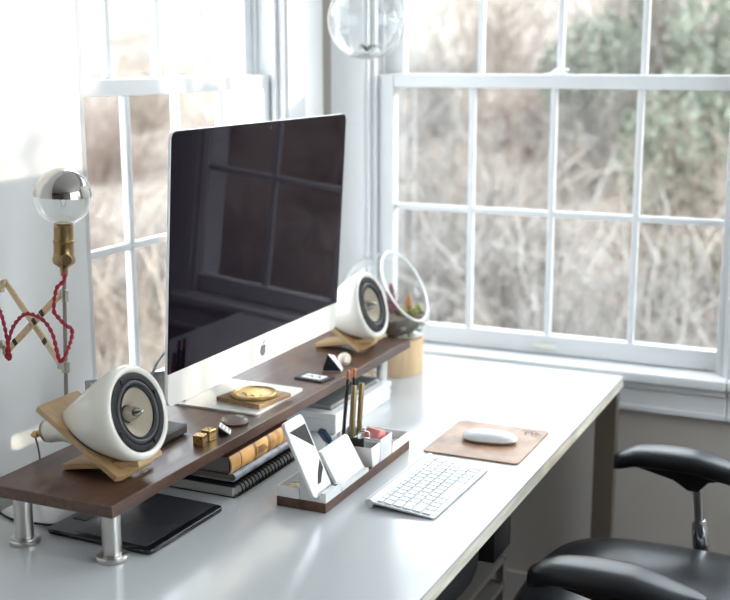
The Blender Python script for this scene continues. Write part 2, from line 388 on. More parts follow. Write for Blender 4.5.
# ================================================================== outdoors
def hill(x, y):
    d = max(0, math.hypot(x*.8, max(y, 0))-5)
    rise = .15*d + .0115*d*d
    side = max(0, min(1, (x+14)/14))
    return -1.4 + rise*(.80+.20*side) + .35*noise.noise((x*.25, y*.25, 0))
bm = bmesh.new(); nx, ny = 60, 50; vs = []
for j in range(ny+1):
    for i in range(nx+1):
        x = -34+58*i/nx; y = -3.0+40*j/ny
        if y < .6 and x > -1.2: y_ = .6
        else: y_ = y
        vs.append(bm.verts.new((x, y_, hill(x, y_))))
for j in range(ny):
    for i in range(nx):
        q = [vs[j*(nx+1)+i], vs[j*(nx+1)+i+1], vs[(j+1)*(nx+1)+i+1], vs[(j+1)*(nx+1)+i]]
        if len({(round(v.co.x, 4), round(v.co.y, 4)) for v in q}) == 4: bm.faces.new(q)
bb_ = B(); bb_.bm.free(); bb_.bm = bm
tag(bb_.obj('ground', dirt_m, None, True, 180), 'leaf-littered hillside rising outside the windows', 'ground', kind='structure')

def twig_mesh(seed, n, h, spread):
    rnd = random.Random(seed); bm = bmesh.new()
    for k in range(n):
        a = rnd.uniform(0, 2*PI); lean = rnd.random()**.7*spread; L = h*rnd.uniform(.5, 1)
        p = Vector((rnd.gauss(0, .12*h), rnd.gauss(0, .12*h), -.05)); d = Vector((math.cos(a)*lean, math.sin(a)*lean, 1)).normalized()
        r = rnd.uniform(.006, .016); rings = []
        if rnd.random() < .55:
            p = p+d*rnd.uniform(.1, .7)*h; d = (d+Vector((rnd.gauss(0, .7), rnd.gauss(0, .7), rnd.gauss(0, .4)))).normalized(); L *= .55; r *= .7
        for s in range(5):
            rr = r*(1-s/5.5); o1 = d.orthogonal().normalized(); o2 = d.cross(o1)
            rings.append([bm.verts.new(p+(o1*math.cos(2*PI*q/3)+o2*math.sin(2*PI*q/3))*rr) for q in range(3)])
            p = p+d*L/5; d = (d+Vector((rnd.gauss(0, .22), rnd.gauss(0, .22), rnd.gauss(0, .12)-.03))).normalized()
        for A, C in zip(rings, rings[1:]):
            for q in range(3): bm.faces.new((A[q], A[(q+1) % 3], C[(q+1) % 3], C[q]))
    me = bpy.data.meshes.new('twigs'); bm.to_mesh(me); bm.free(); return me
shrub_meshes = []
for s in range(3):
    for k in range(2):
        me = twig_mesh(s*10+k, 260, 1.9, .9); me.materials.append(twig_m[s]); shrub_meshes.append(me)
rs = random.Random(3); spots = []
for tries in range(4000):
    a = rs.uniform(-62, 24); d = rs.uniform(7.5, 19)
    x = 1.437+d*math.sin(R(a)); y = -3.02+d*math.cos(R(a))
    if y < 2.0 and x > -2.5: continue
    if all((x-q[0])**2+(y-q[1])**2 > 1.1 for q in spots): spots.append((x, y))
    if len(spots) >= 70: break
bm = bmesh.new()
for i, (x, y) in enumerate(spots):
    sh = rs.choice((0, 0, 1, 1, 2)); k = rs.uniform(.8, 1.35); n0 = len(bm.verts); f0 = len(bm.faces)
    bm.from_mesh(shrub_meshes[sh*2+rs.randint(0, 1)]); bm.verts.ensure_lookup_table(); bm.faces.ensure_lookup_table()
    bmesh.ops.transform(bm, matrix=T(x, y, hill(x, y)-.02)@RZ(rs.uniform(0, 6.28))@Matrix.Diagonal((k, k, k*rs.uniform(.8, 1.2), 1)), verts=bm.verts[n0:])
    for f in bm.faces[f0:]: f.material_index = sh
me = bpy.data.meshes.new('hillside_thicket'); bm.to_mesh(me); bm.free()
for m in twig_m: me.materials.append(m)
o = bpy.data.objects.new('hillside_thicket', me); COL.objects.link(o)
tag(o, 'thicket of leafless tan twigs covering the hillside outside the windows', 'thicket', kind='stuff')

def leaf_mesh(seed, n, rx, rz):
    rnd = random.Random(seed); bm = bmesh.new()
    for k in range(n):
        while True:
            v = Vector((rnd.uniform(-1, 1), rnd.uniform(-1, 1), rnd.uniform(-1, 1)))
            if .25 < v.length < 1: break
        v = Vector((v.x*rx, v.y*rx, v.z*rz)); q = Euler((rnd.uniform(0, 6), rnd.uniform(0, 6), rnd.uniform(0, 6))).to_matrix(); L = rnd.uniform(.07, .13)
        bm.faces.new([bm.verts.new(v+q@Vector(c)) for c in ((-L, 0, 0), (0, -L*.45, .02), (L, 0, 0), (0, L*.45, .02))])
    me = bpy.data.meshes.new('leaves'); bm.to_mesh(me); bm.free(); return me
lm = [leaf_mesh(1, 1500, 1.2, 1.3), leaf_mesh(2, 1200, 1.0, 1.0)]
lm[0].materials.append(leaf_m[0]); lm[1].materials.append(leaf_m[1])
def tree(x, y, zc, kk, m, label):
    zb = hill(x, y)
    t = thing('leafy_tree', label, 'tree', (x, y, zb-.05))
    zc = max(zc, zb+.6*kk)
    B().tube(spline([(0, 0, 0), (.05, .03, (zc-zb)*.5), (-.03, .02, zc-zb+.5*kk)], 5), [.09*kk*(1-i/14) for i in range(11)], 8).obj('trunk', bark_m, t)
    c = bpy.data.objects.new('crown', lm[m]); COL.objects.link(c); c.parent = t; c.location = (0, 0, zc-zb); c.scale = (kk, kk, kk); c['kind'] = 'stuff'
tree(-0.61, 9.82, 0.55, 0.72, 0, 'green tree seen through the right-hand panes of the large window')
tree(-2.22, 12.04, 1.30, 0.62, 0, 'small green tree seen through the middle upper panes of the large window')
tree(-0.65, 12.34, 1.70, 0.80, 1, 'pale green tree at the top right of the large window')
tree(-0.23, 7.85, -0.60, 0.55, 1, 'low pale green bush seen through the lower right panes')
tree(-2.13, 14.62, 2.00, 0.70, 1, 'pale green tree on the hilltop above the middle panes')

# ================================================================== desk
desk = thing('desk', 'long white desk with cream plywood edge standing along the window wall', 'desk', (0, 0, 0))
DX, DY0, DY1 = .823, -2.25, -.075
B().bb(0, DX, DY0, DY1, ZD-.006, ZD, .0015).obj('top', desk_m, desk, False)
B().bb(.0005, DX-.0005, DY0+.0005, DY1-.0005, ZD-.030, ZD-.006).obj('plywood_core', edge_m, desk, False, label='cream plywood edge')
for x0 in (.002, .767):
    for y0 in (-.105, -2.2):
        B().bb(x0, x0+.055, y0-.03, y0, 0, ZD-.030, .003).obj('leg', legm_m, desk, False)
for y0 in (-.105, -2.2): B().bb(.057, .767, y0-.028, y0-.004, ZD-.075, ZD-.030, .002).obj('end_rail', legm_m, desk, False)
B().bb(.03, .06, -2.2, -.14, ZD-.07, ZD-.030, .002).obj('long_rail', legm_m, desk, False)

# under the desk
t = thing('hanging_bin', 'black rounded bin hanging beneath the desk top', 'bin', (.63, -1.235, 0))
B().loft(rrect(.25, .57, .06), [(.80, .90, .548), (.92, .96, .555), (.98, .99, .58), (1, 1, .62), (1, 1, .700)]).obj('basket', binfab_m, t)
B().loft(rrect(.258, .578, .06), [(1, 1, .696), (1, 1, .709)]).obj('rim', black_m, t)
t = thing('power_adapter', 'black boxy adapter fixed beneath the desk top beyond the bin', 'adapter', (.72, -.86, 0))
B().bb(-.035, .038, -.055, .055, .553, .700, .006).obj('case', black_m, t)
B().bb(-.045, .045, -.065, .065, .698, .709, .002).obj('mounting_plate', black_m, t)
t = thing('low_shelf_unit', 'low open shelf unit on the floor beneath the desk', 'shelf', (.46, -.72, 0))
for z in (.06, .255, .325): B().bb(-.15, .16, -.33, .33, z, z+.014, .002).obj('shelf_board', taupe_m, t, False)
for x in (-.14, .15):
    for y in (-.32, .32): B().bb(x-.01, x+.01, y-.01, y+.01, 0, .342, .002).obj('post', taupe_m, t, False)
t = thing('storage_box', 'reddish brown box on the low shelf beneath the desk', 'box', (.47, -.66, .0745))
B().bb(-.12, .12, -.2, .2, 0, .12, .003).obj('body', boxbrown_m, t, False)
B().bb(-.123, .123, -.203, .203, .10, .14, .003).obj('lid', boxbrown_m, t, False)

# ================================================================== monitor shelf
SX0, SX1, SY0, SY1 = .088, .343, -1.585, -.349
t = thing('monitor_shelf', 'long dark walnut shelf on steel legs standing along the desk', 'shelf', (0, 0, 0))
B().bb(SX0, SX1, SY0, SY1, ZB, ZS, .0015).obj('board', walnut_m, t, False)
for (x, y) in ((.313, -1.550), (.135, -1.553), (.318, -.475), (.135, -.475)):
    l = B().lathe([(0, 0), (.026, 0), (.0265, .002), (.0265, .007), (.025, .009), (.0158, .0095), (.0158, ZB-ZD), (0, ZB-ZD)], 32, T(x, y, ZD)).obj('leg', steel_m, t)
    B().lathe([(.0225, .0088), (.0225, .0105), (.0165, .0108)], 32, T(x, y, ZD)).obj('collar', steel_m, l)

# ================================================================== all-in-one computer
IW, IH = .698, .493
im = thing('desktop_computer', 'large thin all-in-one computer with a switched-off black screen and silver chin', 'computer', (.235, -.970, ZS))
# panel frame: local u along width, v up, n out of the screen
a_, t_ = .007, -.059
wv = Vector((-math.sin(a_), math.cos(a_), 0)); nv = Vector((math.cos(a_), math.sin(a_), 0)); vv = Vector((0, 0, 1))*math.cos(t_)-nv*math.sin(t_)
nn = wv.cross(vv)
PX = Matrix(((wv.x, vv.x, nn.x, .2685-.235), (wv.y, vv.y, nn.y, 0), (wv.z, vv.z, nn.z, .9276-ZS), (0, 0, 0, 1)))
CH = .062
out = rrect(IW, IH, .016, 6, 0, IH/2)
# rear shell: thin at the edge and bulging towards the middle
B().loft([(x, y-IH/2) for x, y in out], [(.30, .30, -.052), (.55, .55, -.046), (.78, .78, -.030), (.93, .93, -.014), (.99, .99, -.008), (1, 1, -.006), (1, 1, -.0012), (.9985, .9985, -.0008)], PX@T(0, IH/2, 0)).obj('rear_shell', alu_m, im, True, 50)
chin = [p for p in rrect(IW-.0012, IH-.0012, .0155, 6, 0, IH/2) if p[1] < CH]
chin = sorted([p for p in chin if p[0] < 0], key=lambda p: -p[1])+sorted([p for p in chin if p[0] > 0], key=lambda p: p[1])
chin = [(-IW/2+.0006, CH)]+chin+[(IW/2-.0006, CH)]
B().prism(chin, .0022, PX@T(0, 0, -.001)).obj('chin', aluw_m, im, False, label='plain silver chin')
scr = [p for p in rrect(IW-.0012, IH-.0012, .0155, 6, 0, IH/2) if p[1] > CH]
scr = sorted([p for p in scr if p[0] > 0], key=lambda p: p[1])+sorted([p for p in scr if p[0] < 0], key=lambda p: -p[1])
scr = [(-IW/2+.0006, CH+.0004), (IW/2-.0006, CH+.0004)]+scr
so_ = B().prism(scr, .0030, PX@T(0, 0, -.001)).obj('screen', screen_m, im, False, label='black glossy screen reflecting the window')
B().lathe([(0, 0), (.003, 0), (.003, .0004), (0, .0005)], 12, PX@T(0, IH-.012, .0020)).obj('camera_lens', black_m, so_)
# emblem on the chin: a bitten fruit outline with a leaf
ap = []
def fruit(t):
    th = t; r = .0118*(1+.10*math.cos(2*th)*-1)*(1-.18*max(0, math.cos(th-PI/2))**10-.10*max(0, math.cos(th+PI/2))**14)
    x, y = r*math.cos(th)*1.02, r*math.sin(th)*1.02
    if y < 0: x *= (1-.16*(y/.012)**2)
    d = math.hypot(x-.0165, y-.001)
    if d < .0078:
        k = .0078/max(d, 1e-5); x, y = .0165+(x-.0165)*k, .001+(y-.001)*k
        if x > .0165: x = .0165-(x-.0165)
    return x, y
ap = [fruit(2*PI*i/64) for i in range(64)]
em = B().prism(ap, .0006, PX@T(0, CH/2-.003, .0012)).prism([(0, .0125), (.0025, .0135), (.0052, .0170), (.0058, .0205), (.0028, .0190), (.0006, .0160)], .0006, PX@T(0, CH/2-.003, .0012))
em.obj('emblem', logo_m, im, False, label='small dark fruit emblem on the chin')
# foot and neck
fx0, fx1 = .110-.235, .322-.235
B().prism(rrect(.200, .205, .012, 5, (fx0+fx1)/2-.003, -.0), .0045, T(0, 0, .0002)@T(0, 0, 0), bev=.0006).obj('foot', alu_m, im, False)
B().prism([(-.118, .002), (-.100, .002), (-.062, .11), (-.028, .19), (-.010, .19), (-.028, .155), (-.050, .105), (-.108, .010), (-.118, .006)], .17, T(0, .085, .003)@RX(PI/2)).obj('neck', alu_m, im, False)

# ================================================================== speakers
YC1 = -1.449
def make_speaker():
    sp = thing('desk_speaker', 'white ceramic horn speaker on a crossed plywood stand beside the lamp', 'speaker', (.217, YC1, ZS), group='pair of ceramic speakers')
    A = T(.300-.215, 0, .961-ZS)@RY(R(90-17))       # local z = facing direction
    body = [(.066, -.006), (.068, .000), (.073, .0035), (.078, .002), (.0815, -.004), (.0820, -.012), (.0805, -.024), (.0745, -.042), (.0665, -.062), (.0580, -.082), (.0495, -.102), (.0420, -.122), (.0350, -.140), (.0295, -.152), (.0262, -.160), (.0235, -.168), (.0225, -.180), (.0215, -.196), (.019, -.200), (0, -.2005)]
    bd = B().lathe(body, 56, A).obj('body', ceramic_m, sp, True, 60)
    dr = B().lathe([(.0675, -.004), (.0672, .0012), (.0640, .002), (.0560, .001), (.0548, -.004)], 48, A).obj('driver_ring', black_m, sp, True, 40)
    for k in range(4):
        an = R(20+90*k); B().box((.061*math.cos(an), .061*math.sin(an), .0022), (.008, .008, .0032), A, .001).obj('screw_tab', black_m, dr, False)
    B().lathe([(.0555, -.004), (.0535, .0015), (.0500, .0030), (.0465, .0012), (.0452, -.003)], 48, A).obj('surround', grey_m, sp, True, 60)
    B().lathe([(.0458, -.004), (.0445, .0012), (.0420, .0008), (.0412, -.004)], 48, A).obj('inner_ring', black_m, sp, True, 40)
    B().lathe([(.0418, -.002), (.034, -.010), (.024, -.018), (.0150, -.024), (.0145, -.026)], 48, A).obj('cone', cone_m, sp, True, 60)
    B().lathe([(.0160, -.025), (.0150, -.0225), (.0138, -.022)], 32, A).obj('cone_collar', black_m, sp)
    B().lathe([(.0138, -.026), (.0134, -.016), (.0110, -.007), (.0072, .001), (.0035, .0075), (0, .0125)], 32, A).obj('phase_plug', silver_m, sp)
    bt = B().lathe([(0, -.198), (.0205, -.198), (.0200, -.204), (.012, -.206), (0, -.206)], 24, A).obj('end_cap', mat('taupe_cap', (.30, .26, .20), .5), sp)
    tm = B()
    for s in (-1, 1):
        q = A@T(0, .009*s, -.204)
        tm.lathe([(0, 0), (.0055, 0), (.0055, -.006), (.004, -.007), (.004, -.011), (.0062, -.012), (.0062, -.022), (.0035, -.023), (.0035, -.027), (0, -.027)], 12, q)
    tm.obj('terminals', gold_m, sp)
    # leaning board with an oval hole (frame of pieces around the hole in one mesh)
    p0 = Vector((.290-.215, 0, .004)); p1 = Vector((.128-.215, 0, .957-ZS)); d = (p1-p0); L = d.length; d.normalize(); n = Vector((-d.z, 0, d.x))*-1
    BX = Matrix(((d.x, 0, n.x, p0.x), (0, 1, 0, 0), (d.z, 0, n.z, p0.z), (0, 0, 0, 1)))
    hx, hw, hl = .098, .050, .064
    bm = bmesh.new(); O = []; H = []; N_ = 48; hwid = .054
    for i in range(N_):
        th = 2*PI*i/N_; c, s_ = math.cos(th), math.sin(th); H.append((hx+hl*c, hw*s_))
        # outer rectangle hit
        tx = ((L-hx)/c if c > 1e-9 else (-hx/c if c < -1e-9 else 1e9)); ty = hwid/abs(s_) if abs(s_) > 1e-9 else 1e9
        k = min(tx, ty); O.append((hx+k*c, k*s_))
    th_ = .0095
    V = {}
    for nm, ring in (('o', O), ('h', H)):
        for zz in (0, 1): V[nm, zz] = [bm.verts.new((x, y, zz*th_)) for x, y in ring]
    for i in range(N_):
        j = (i+1) % N_
        for a, bq in ((('o', 1), ('h', 1)), (('h', 0), ('o', 0)), (('o', 0), ('o', 1)), (('h', 1), ('h', 0))):
            bm.faces.new((V[a][i], V[a][j], V[bq][j], V[bq][i]))
    bmesh.ops.recalc_face_normals(bm, faces=bm.faces[:]); b = B(); b._merge(bm, BX)
    b.obj('stand_board', ply_m, sp, False)
    B().torus(1, .03, BX@T(hx, 0, th_)@Matrix.Diagonal((hl-.001, hw-.001, .05, 1)), 40, 6).obj('felt_gasket', rubber_m, sp)
    # crossing foot board
    q0 = Vector((.163-.215, 0, .002)); q1 = Vector((.322-.215, 0, .030)); dd = (q1-q0).normalized(); n2 = Vector((-dd.z, 0, dd.x))
    CX = Matrix(((dd.x, 0, n2.x, q0.x), (0, 1, 0, 0), (dd.z, 0, n2.z, q0.z), (0, 0, 0, 1)))
    B().bb(0, (q1-q0).length, -.034, .034, 0, .0095, .0006, CX).obj('cross_board', ply_m, sp, False)
    return sp
sp1 = make_speaker()
sp2 = dup(sp1, (.216, -.489, ZS), 0, 'white ceramic horn speaker on a crossed plywood stand at the shelf far end')

# ================================================================== scissor lamp
LX, LY = .099, -1.385
t = thing('scissor_lamp', 'wall-mounted wooden scissor arm with a brass socket and twisted red cord', 'lamp', (LX, LY, .90)); t.rotation_euler = (0, R(2.6), 0)
pole = B().cyl((0, 0, .012), (0, 0, .285), .0036, 12).obj('pole', mat('dull_steel_rod', (.30, .27, .25), .35, metal=.9), t)
B().lathe([(0, 0), (.0045, .001), (.0045, .012), (0, .013)], 12).obj('pole_tip', steel_m, t)
for z in (.222, .092):
    c = B().lathe([(0, 0), (.0070, 0), (.0070, .020), (.0055, .022), (0, .022)], 16, T(0, 0, z)).bb(-.016, -.003, -.004, .004, z+.005, z+.017, .001).obj('pivot_clamp', screw_m, t)
sk = B().lathe([(0, .268), (.006, .268), (.007, .282), (.013, .286), (.019, .291), (.0200, .296), (.0190, .302), (.0175, .306), (.0175, .325), (.0183, .327), (.0183, .331), (.0170, .333), (.0170, .3575), (.0180, .360), (.0150, .362), (0, .362)], 32).obj('socket', brass_m, t, True, 30, label='aged brass socket')
B().cyl((.012, -.012, .303), (.022, -.022, .303), .003, 10).lathe([(0, -.004), (.009, -.004), (.010, 0), (.009, .004), (0, .004)], 16, T(.025, -.025, .303)@RZ(R(-45))@RY(PI/2)).obj('turn_key', brass_m, sk)
dv = Vector((-math.cos(R(9)), math.sin(R(9)), 0)); sv = Vector((0, -1, 0))
def bar(p0, p1, off, nm='scissor_bar'):
    p0 = Vector(p0); p1 = Vector(p1); d = (p1-p0); L = d.length; d.normalize(); n = Vector((math.sin(R(9)), math.cos(R(9)), 0))*-1; bq = n.cross(d)
    X = Matrix(((d.x, bq.x, n.x, p0.x+n.x*off), (d.y, bq.y, n.y, p0.y+n.y*off), (d.z, bq.z, n.z, p0.z+n.z*off), (0, 0, 0, 1)))
    pts = [(L+.006*math.cos(a), .006*math.sin(a)) for a in [R(-90+22.5*i) for i in range(9)]]+[(-.006*math.cos(a), -.006*math.sin(a)) for a in [R(-90+22.5*i) for i in range(9)]]
    o = B().prism(pts, .0042, X@T(0, 0, -.0021), .0004, 1).obj(nm, bar_m, t, False)
    for f in (0, L):
        B().lathe([(0, 0), (.0034, 0), (.0030, .0016), (0, .0022)], 10, X@T(f, 0, .0021)).obj('rivet', screw_m, o)
    return o, X, L
pz1, pz0 = .233, .100; st_ = .147
P = lambda k, z: Vector((-.008, 0, z))+dv*(st_*k)
bars = [bar(P(0, pz1), P(1, pz0-.0), .0035), bar(P(0, pz0), P(1, pz1), -.0015), bar(P(1, pz1), P(1.10, pz1-(pz1-pz0)*.10), .0035), bar(P(1, pz0), P(1.10, pz0+(pz1-pz0)*.10), -.0015)]
cx_ = P(.5, (pz0+pz1)/2); n9 = Vector((math.sin(R(9)), math.cos(R(9)), 0))*-1
B().lathe([(0, 0), (.0040, 0), (.0036, .0018), (0, .0024)], 10, T(*(cx_+n9*.0056))@RX(PI/2)).obj('rivet', screw_m, t)
for (o, X, L), f in ((bars[0], .30), (bars[0], .44), (bars[0], .80), (bars[1], .30)):
    B().bb(L*f-.005, L*f+.005, -.0062, .0062, .0019, .0024, 0, X).obj('bar_mark', darkmark_m, o, False)
mp_ = P(1.10, (pz0+pz1)/2)
for z in (pz1-(pz1-pz0)*.10, pz0+(pz1-pz0)*.10): B().bb(-.178-.04*(z-.16)-.004, -.160, mp_.y-.006, mp_.y+.006, z-.007, z+.007, .002).obj('wall_bracket', screw_m, t, False)
cp = [(0.109,-1.398,1.178),(0.116,-1.405,1.165),(0.103,-1.41,1.15),(0.096,-1.41,1.112),(0.104,-1.41,1.1),(0.121,-1.41,1.087),(0.104,-1.374,1.071),(0.108,-1.376,1.057),(0.117,-1.405,1.033),(0.108,-1.41,1.019),(0.102,-1.41,1.035),(0.093,-1.41,1.065),(0.077,-1.41,1.086),(0.056,-1.41,1.095),(0.033,-1.41,1.095),(0.012,-1.41,1.077),(-0.001,-1.41,1.055),(-0.012,-1.41,1.013),(-0.002,-1.412,1.009),(-0.009,-1.41,1.04),(-0.018,-1.41,1.078),(-0.035,-1.40,1.094)]
ln = spline([Vector(c)-Vector((.1, LY, .90)) for c in cp], 8)
cb = B()
for ph in (0, PI):
    pts = []; s_ = 0
    for i, q in enumerate(ln):
        if i: s_ += (q-ln[i-1]).length
        tt = (ln[min(i+1, len(ln)-1)]-ln[max(0, i-1)]).normalized(); e1 = tt.cross(Vector((0, 1, .01))).normalized(); e2 = tt.cross(e1)
        an = s_/.024*2*PI+ph; pts.append(q+(e1*math.cos(an)+e2*math.sin(an))*.0019)
    cb.tube(pts, .0020, 6)
cb.obj('cord', cord_m, t, True, 80, label='twisted dark red cloth cord')
# bulb: screwed into the socket, a thing of its own
bl = thing('light_bulb', 'large round half-silvered light bulb in the brass socket', 'bulb', (LX+.362*math.sin(R(2.6)), LY, .90+.362*math.cos(R(2.6)))); bl.rotation_euler = (0, R(2.6), 0)
RB = .0500; zc = .0455
cap_ = [(RB*math.cos(R(a)), zc+RB*math.sin(R(a))) for a in range(2, 90, 6)]+[(0, zc+RB)]
B().lathe(cap_, 48).obj('silvered_crown', silver_m, bl, True, 80, label='mirror silver upper half')
low = [(RB*math.cos(R(a)), zc+RB*math.sin(R(a))) for a in range(2, -58, -6)]+[(.021, .0015), (.016, -.008), (.0150, -.012)]
B().lathe(low, 48).obj('glass_envelope', bulbglass_m, bl, True, 80)
B().lathe([(0, -.010), (.006, -.010), (.005, .010), (.0035, .024), (.0045, .028), (0, .030)], 16).obj('glass_stem', bulbglass_m, bl, True, 60)
fl = B().cyl((.003, 0, .028), (.006, .004, .052), .0005, 6).cyl((-.003, 0, .028), (-.006, -.004, .052), .0005, 6)
fl.tube([(.006+.0*math.cos(i), .004-.0008*i, .052+.002*math.sin(i*2)) for i in range(11)], .0004, 5).obj('filament', screw_m, bl)
B().lathe([(0, -.013), (.0135, -.013), (.0135, -.001), (0, -.001)], 20).obj('screw_base', brass_m, bl)

# ================================================================== small things on the shelf
t = thing('amplifier', 'flat black box on the shelf behind the near speaker', 'amplifier', (.203, -1.285, ZS), R(0))
B().bb(-.045, .045, -.065, .065, .002, .020, .003).obj('case', rubber_m, t, False)
for sx in (-1, 1):
    for sy in (-1, 1): B().lathe([(0, 0), (.006, 0), (.006, .003), (0, .003)], 10, T(.035*sx, .055*sy, 0)).obj('foot', black_m, t)
t = thing('metal_bracket', 'grey metal bracket standing behind the near speaker', 'bracket', (.112, -1.222, ZS), R(52))
B().bb(-.078, .078, -.0015, .0015, 0, .098, .001).obj('plate', mat('grey_steel_plate', (.33, .33, .33), .4, metal=.6), t, False)
B().bb(-.078, .078, 0, .028, 0, .003, .001).obj('flange', MATS['grey_steel_plate'], t, False)
for s in (-.068, .068): B().lathe([(0, 0), (.0045, 0), (.004, .002), (0, .0025)], 12, T(s, -.0015, .088)@RX(PI/2)).obj('screw', screw_m, t)

def die(label, x, y, rz):
    s = .0205; t = thing('brass_die', label, 'die', (x, y, ZS), rz, 'brass dice')
    d = B().box((0, 0, s/2), (s, s, s), I4, .0014, 2).obj('cube', gold_m, t, False)
    faces = [(T(0, 0, s), 5), (T(0, 0, s/2)@RX(PI/2)@T(0, 0, s/2), 3), (T(0, 0, s/2)@RY(PI/2)@T(0, 0, s/2), 6), (T(0, 0, s/2)@RY(-PI/2)@T(0, 0, s/2), 1), (T(0, 0, s/2)@RX(-PI/2)@T(0, 0, s/2), 4)]
    L = {1: [(0, 0)], 3: [(-1, -1), (0, 0), (1, 1)], 4: [(-1, -1), (1, 1), (-1, 1), (1, -1)], 5: [(-1, -1), (1, 1), (-1, 1), (1, -1), (0, 0)], 6: [(-1, -1), (1, 1), (-1, 1), (1, -1), (-1, 0), (1, 0)]}
    for X, n in faces:
        for (u, v) in L[n]: B().lathe([(0, .0002), (.0017, .0002), (.0017, -.0002)], 8, X@T(u*.0055, v*.0055, 0)).obj('pip', darkmark_m, d, False)
die('small brass die nearer to the shelf front corner', .306, -1.268, R(8))
die('small brass die beside the tilted white tile', .303, -1.234, R(-6))

t = thing('enamel_tile', 'small white patterned tile tilted against a dark wedge beside the brass dice', 'tile', (.310, -1.195, ZS), R(28))
X = T(.004, 0, .0106)@RY(R(38))
ti = B().box((0, 0, 0), (.026, .026, .003), X, .0008).obj('tile', white_m, t, False)
for i in range(3):
    for j in range(3): B().box((-.0075+.0075*i, -.0075+.0075*j, .0016), (.005, .005, .0004), X).obj('pattern_square', blueg_m, ti, False)
B().prism([(-.0085, .0), (.010, 0), (-.0085, .0125)], .018, T(0, .009, 0)@RX(PI/2)).obj('wedge', black_m, t, False)

t = thing('glass_disc', 'clear glass disc with a dark brown base on the shelf', 'disc', (.296, -1.128, ZS))
B().lathe([(0, 0), (.024, 0), (.026, .002), (.026, .004), (0, .004)], 40, I4).obj('base', discg_m, t)
B().lathe([(0, .0041), (.0262, .0041), (.0268, .007), (.0250, .0105), (.020, .0118), (0, .0122)], 40, I4).obj('lens', pane_m, t, True, 60)

t = thing('wooden_coaster', 'square wooden coaster lying on the computer foot', 'coaster', (.255, -.982, ZS+.0048), R(-9))
B().box((0, 0, .0045), (.112, .106, .009), I4, .001).obj('board', wood('coaster_wood', (.30, .17, .08), (.48, .30, .15), .5), t, False)
t = thing('gold_medal', 'round gold relief medal on the wooden coaster', 'medal', (.258, -.985, ZS+.0142), R(24))
md = B().lathe([(0, 0), (.045, 0), (.047, .002), (.047, .006), (.0455, .0078), (.043, .0078), (.0415, .0050), (.034, .0046), (0, .0046)], 56).obj('disc', gold_m, t)
for k in range(40):
    a = 2*PI*k/40; B().lathe([(0, .0014), (.0012, .0010), (.0018, 0)], 6, T(.0375*math.cos(a), .0375*math.sin(a), .0047)).obj('bead', gold_m, md)
for (u, ln_, an) in ((-.021, .024, .12), (-.0125, .040, .10), (-.0035, .046, .06), (.0060, .044, .02), (.0150, .036, -.04), (.0225, .020, -.08)):
    B().box((0, 0, .0050), (.0056, ln_, .0026), RZ(-.5)@T(u, .004*math.sin(u*300), 0)@RZ(an), .0012).obj('relief', gold_m, md, False)

t = thing('framed_card', 'small black-framed white card lying on the shelf beside the faceted ornament', 'card', (.290, -.775, ZS), R(-8))
B().box((0, 0, .002), (.074, .052, .004), I4, .001).obj('frame', black_m, t, False)
cdp = B().box((-.001, 0, .0043), (.052, .030, .0008), I4).obj('card', white_m, t, False)
for (u, v, ww, hh, an) in ((-.014, .002, .016, .004, .7), (-.004, -.003, .014, .004, -.7), (.006, .003, .015, .004, .7), (.015, -.002, .012, .004, -.7)):
    B().box((0, 0, .0048), (ww, hh, .0003), T(u, v, 0)@RZ(an)).obj('printed_stroke', blackc_m, cdp, False)

t = thing('faceted_ornament', 'small white and dark faceted pyramid ornament on the shelf', 'ornament', (.292, -.690, ZS), R(20))
bm = bmesh.new()
vv_ = [bm.verts.new(c) for c in ((-.022, -.018, 0), (.024, -.016, 0), (.022, .018, 0), (-.020, .020, 0), (-.010, -.004, .038), (.004, .012, .030))]
for f in ((0, 1, 4), (1, 2, 5, 4), (2, 3, 5), (3, 0, 4, 5), (3, 2, 1, 0)): bm.faces.new([vv_[i] for i in f])
bmesh.ops.recalc_face_normals(bm, faces=bm.faces[:]); b = B(); b._merge(bm, I4); b.obj('body', white_m, t, False)
bm = bmesh.new()
q = [Vector((-.022, -.018, 0)), Vector((.024, -.016, 0)), Vector((-.010, -.004, .038))]; cc = (q[0]+q[1]+q[2])/3
n_ = (q[1]-q[0]).cross(q[2]-q[0]).normalized(); n_ = n_ if n_.y < 0 else -n_
f0 = [bm.verts.new(cc+(p-cc)*.97+n_*.0012) for p in q]; f1 = [bm.verts.new(cc+(p-cc)*.97+n_*.0001) for p in q]
bm.faces.new(f0); bm.faces.new(f1[::-1])
for i in range(3): bm.faces.new((f0[i], f0[(i+1) % 3], f1[(i+1) % 3], f1[i]))
b = B(); b._merge(bm, T(0, 0, .0006)); b.obj('dark_facet', black_m, t, False, label='black front facet')

t = thing('cream_seashell', 'small cream spiral shell on the shelf beside the faceted ornament', 'shell', (.302, -.640, ZS), R(-40))
pts = []; rad = []
for i in range(40):
    k = i/39; an = k*4.5*PI; rr = .009*(1-k)**.9; pts.append((-.016+.034*k, rr*math.cos(an), .0095+rr*math.sin(an)*.9)); rad.append(.0095*(1-k)+.0012)
B().tube(pts, rad, 10).obj('whorl', mat('cream_shell', (.74, .66, .55), .35), t, True, 60)
B().ball((-.018, .003, .0085), .0085, I4, 12, (1.2, .7, .9)).obj('lip', MATS['cream_shell'], t)

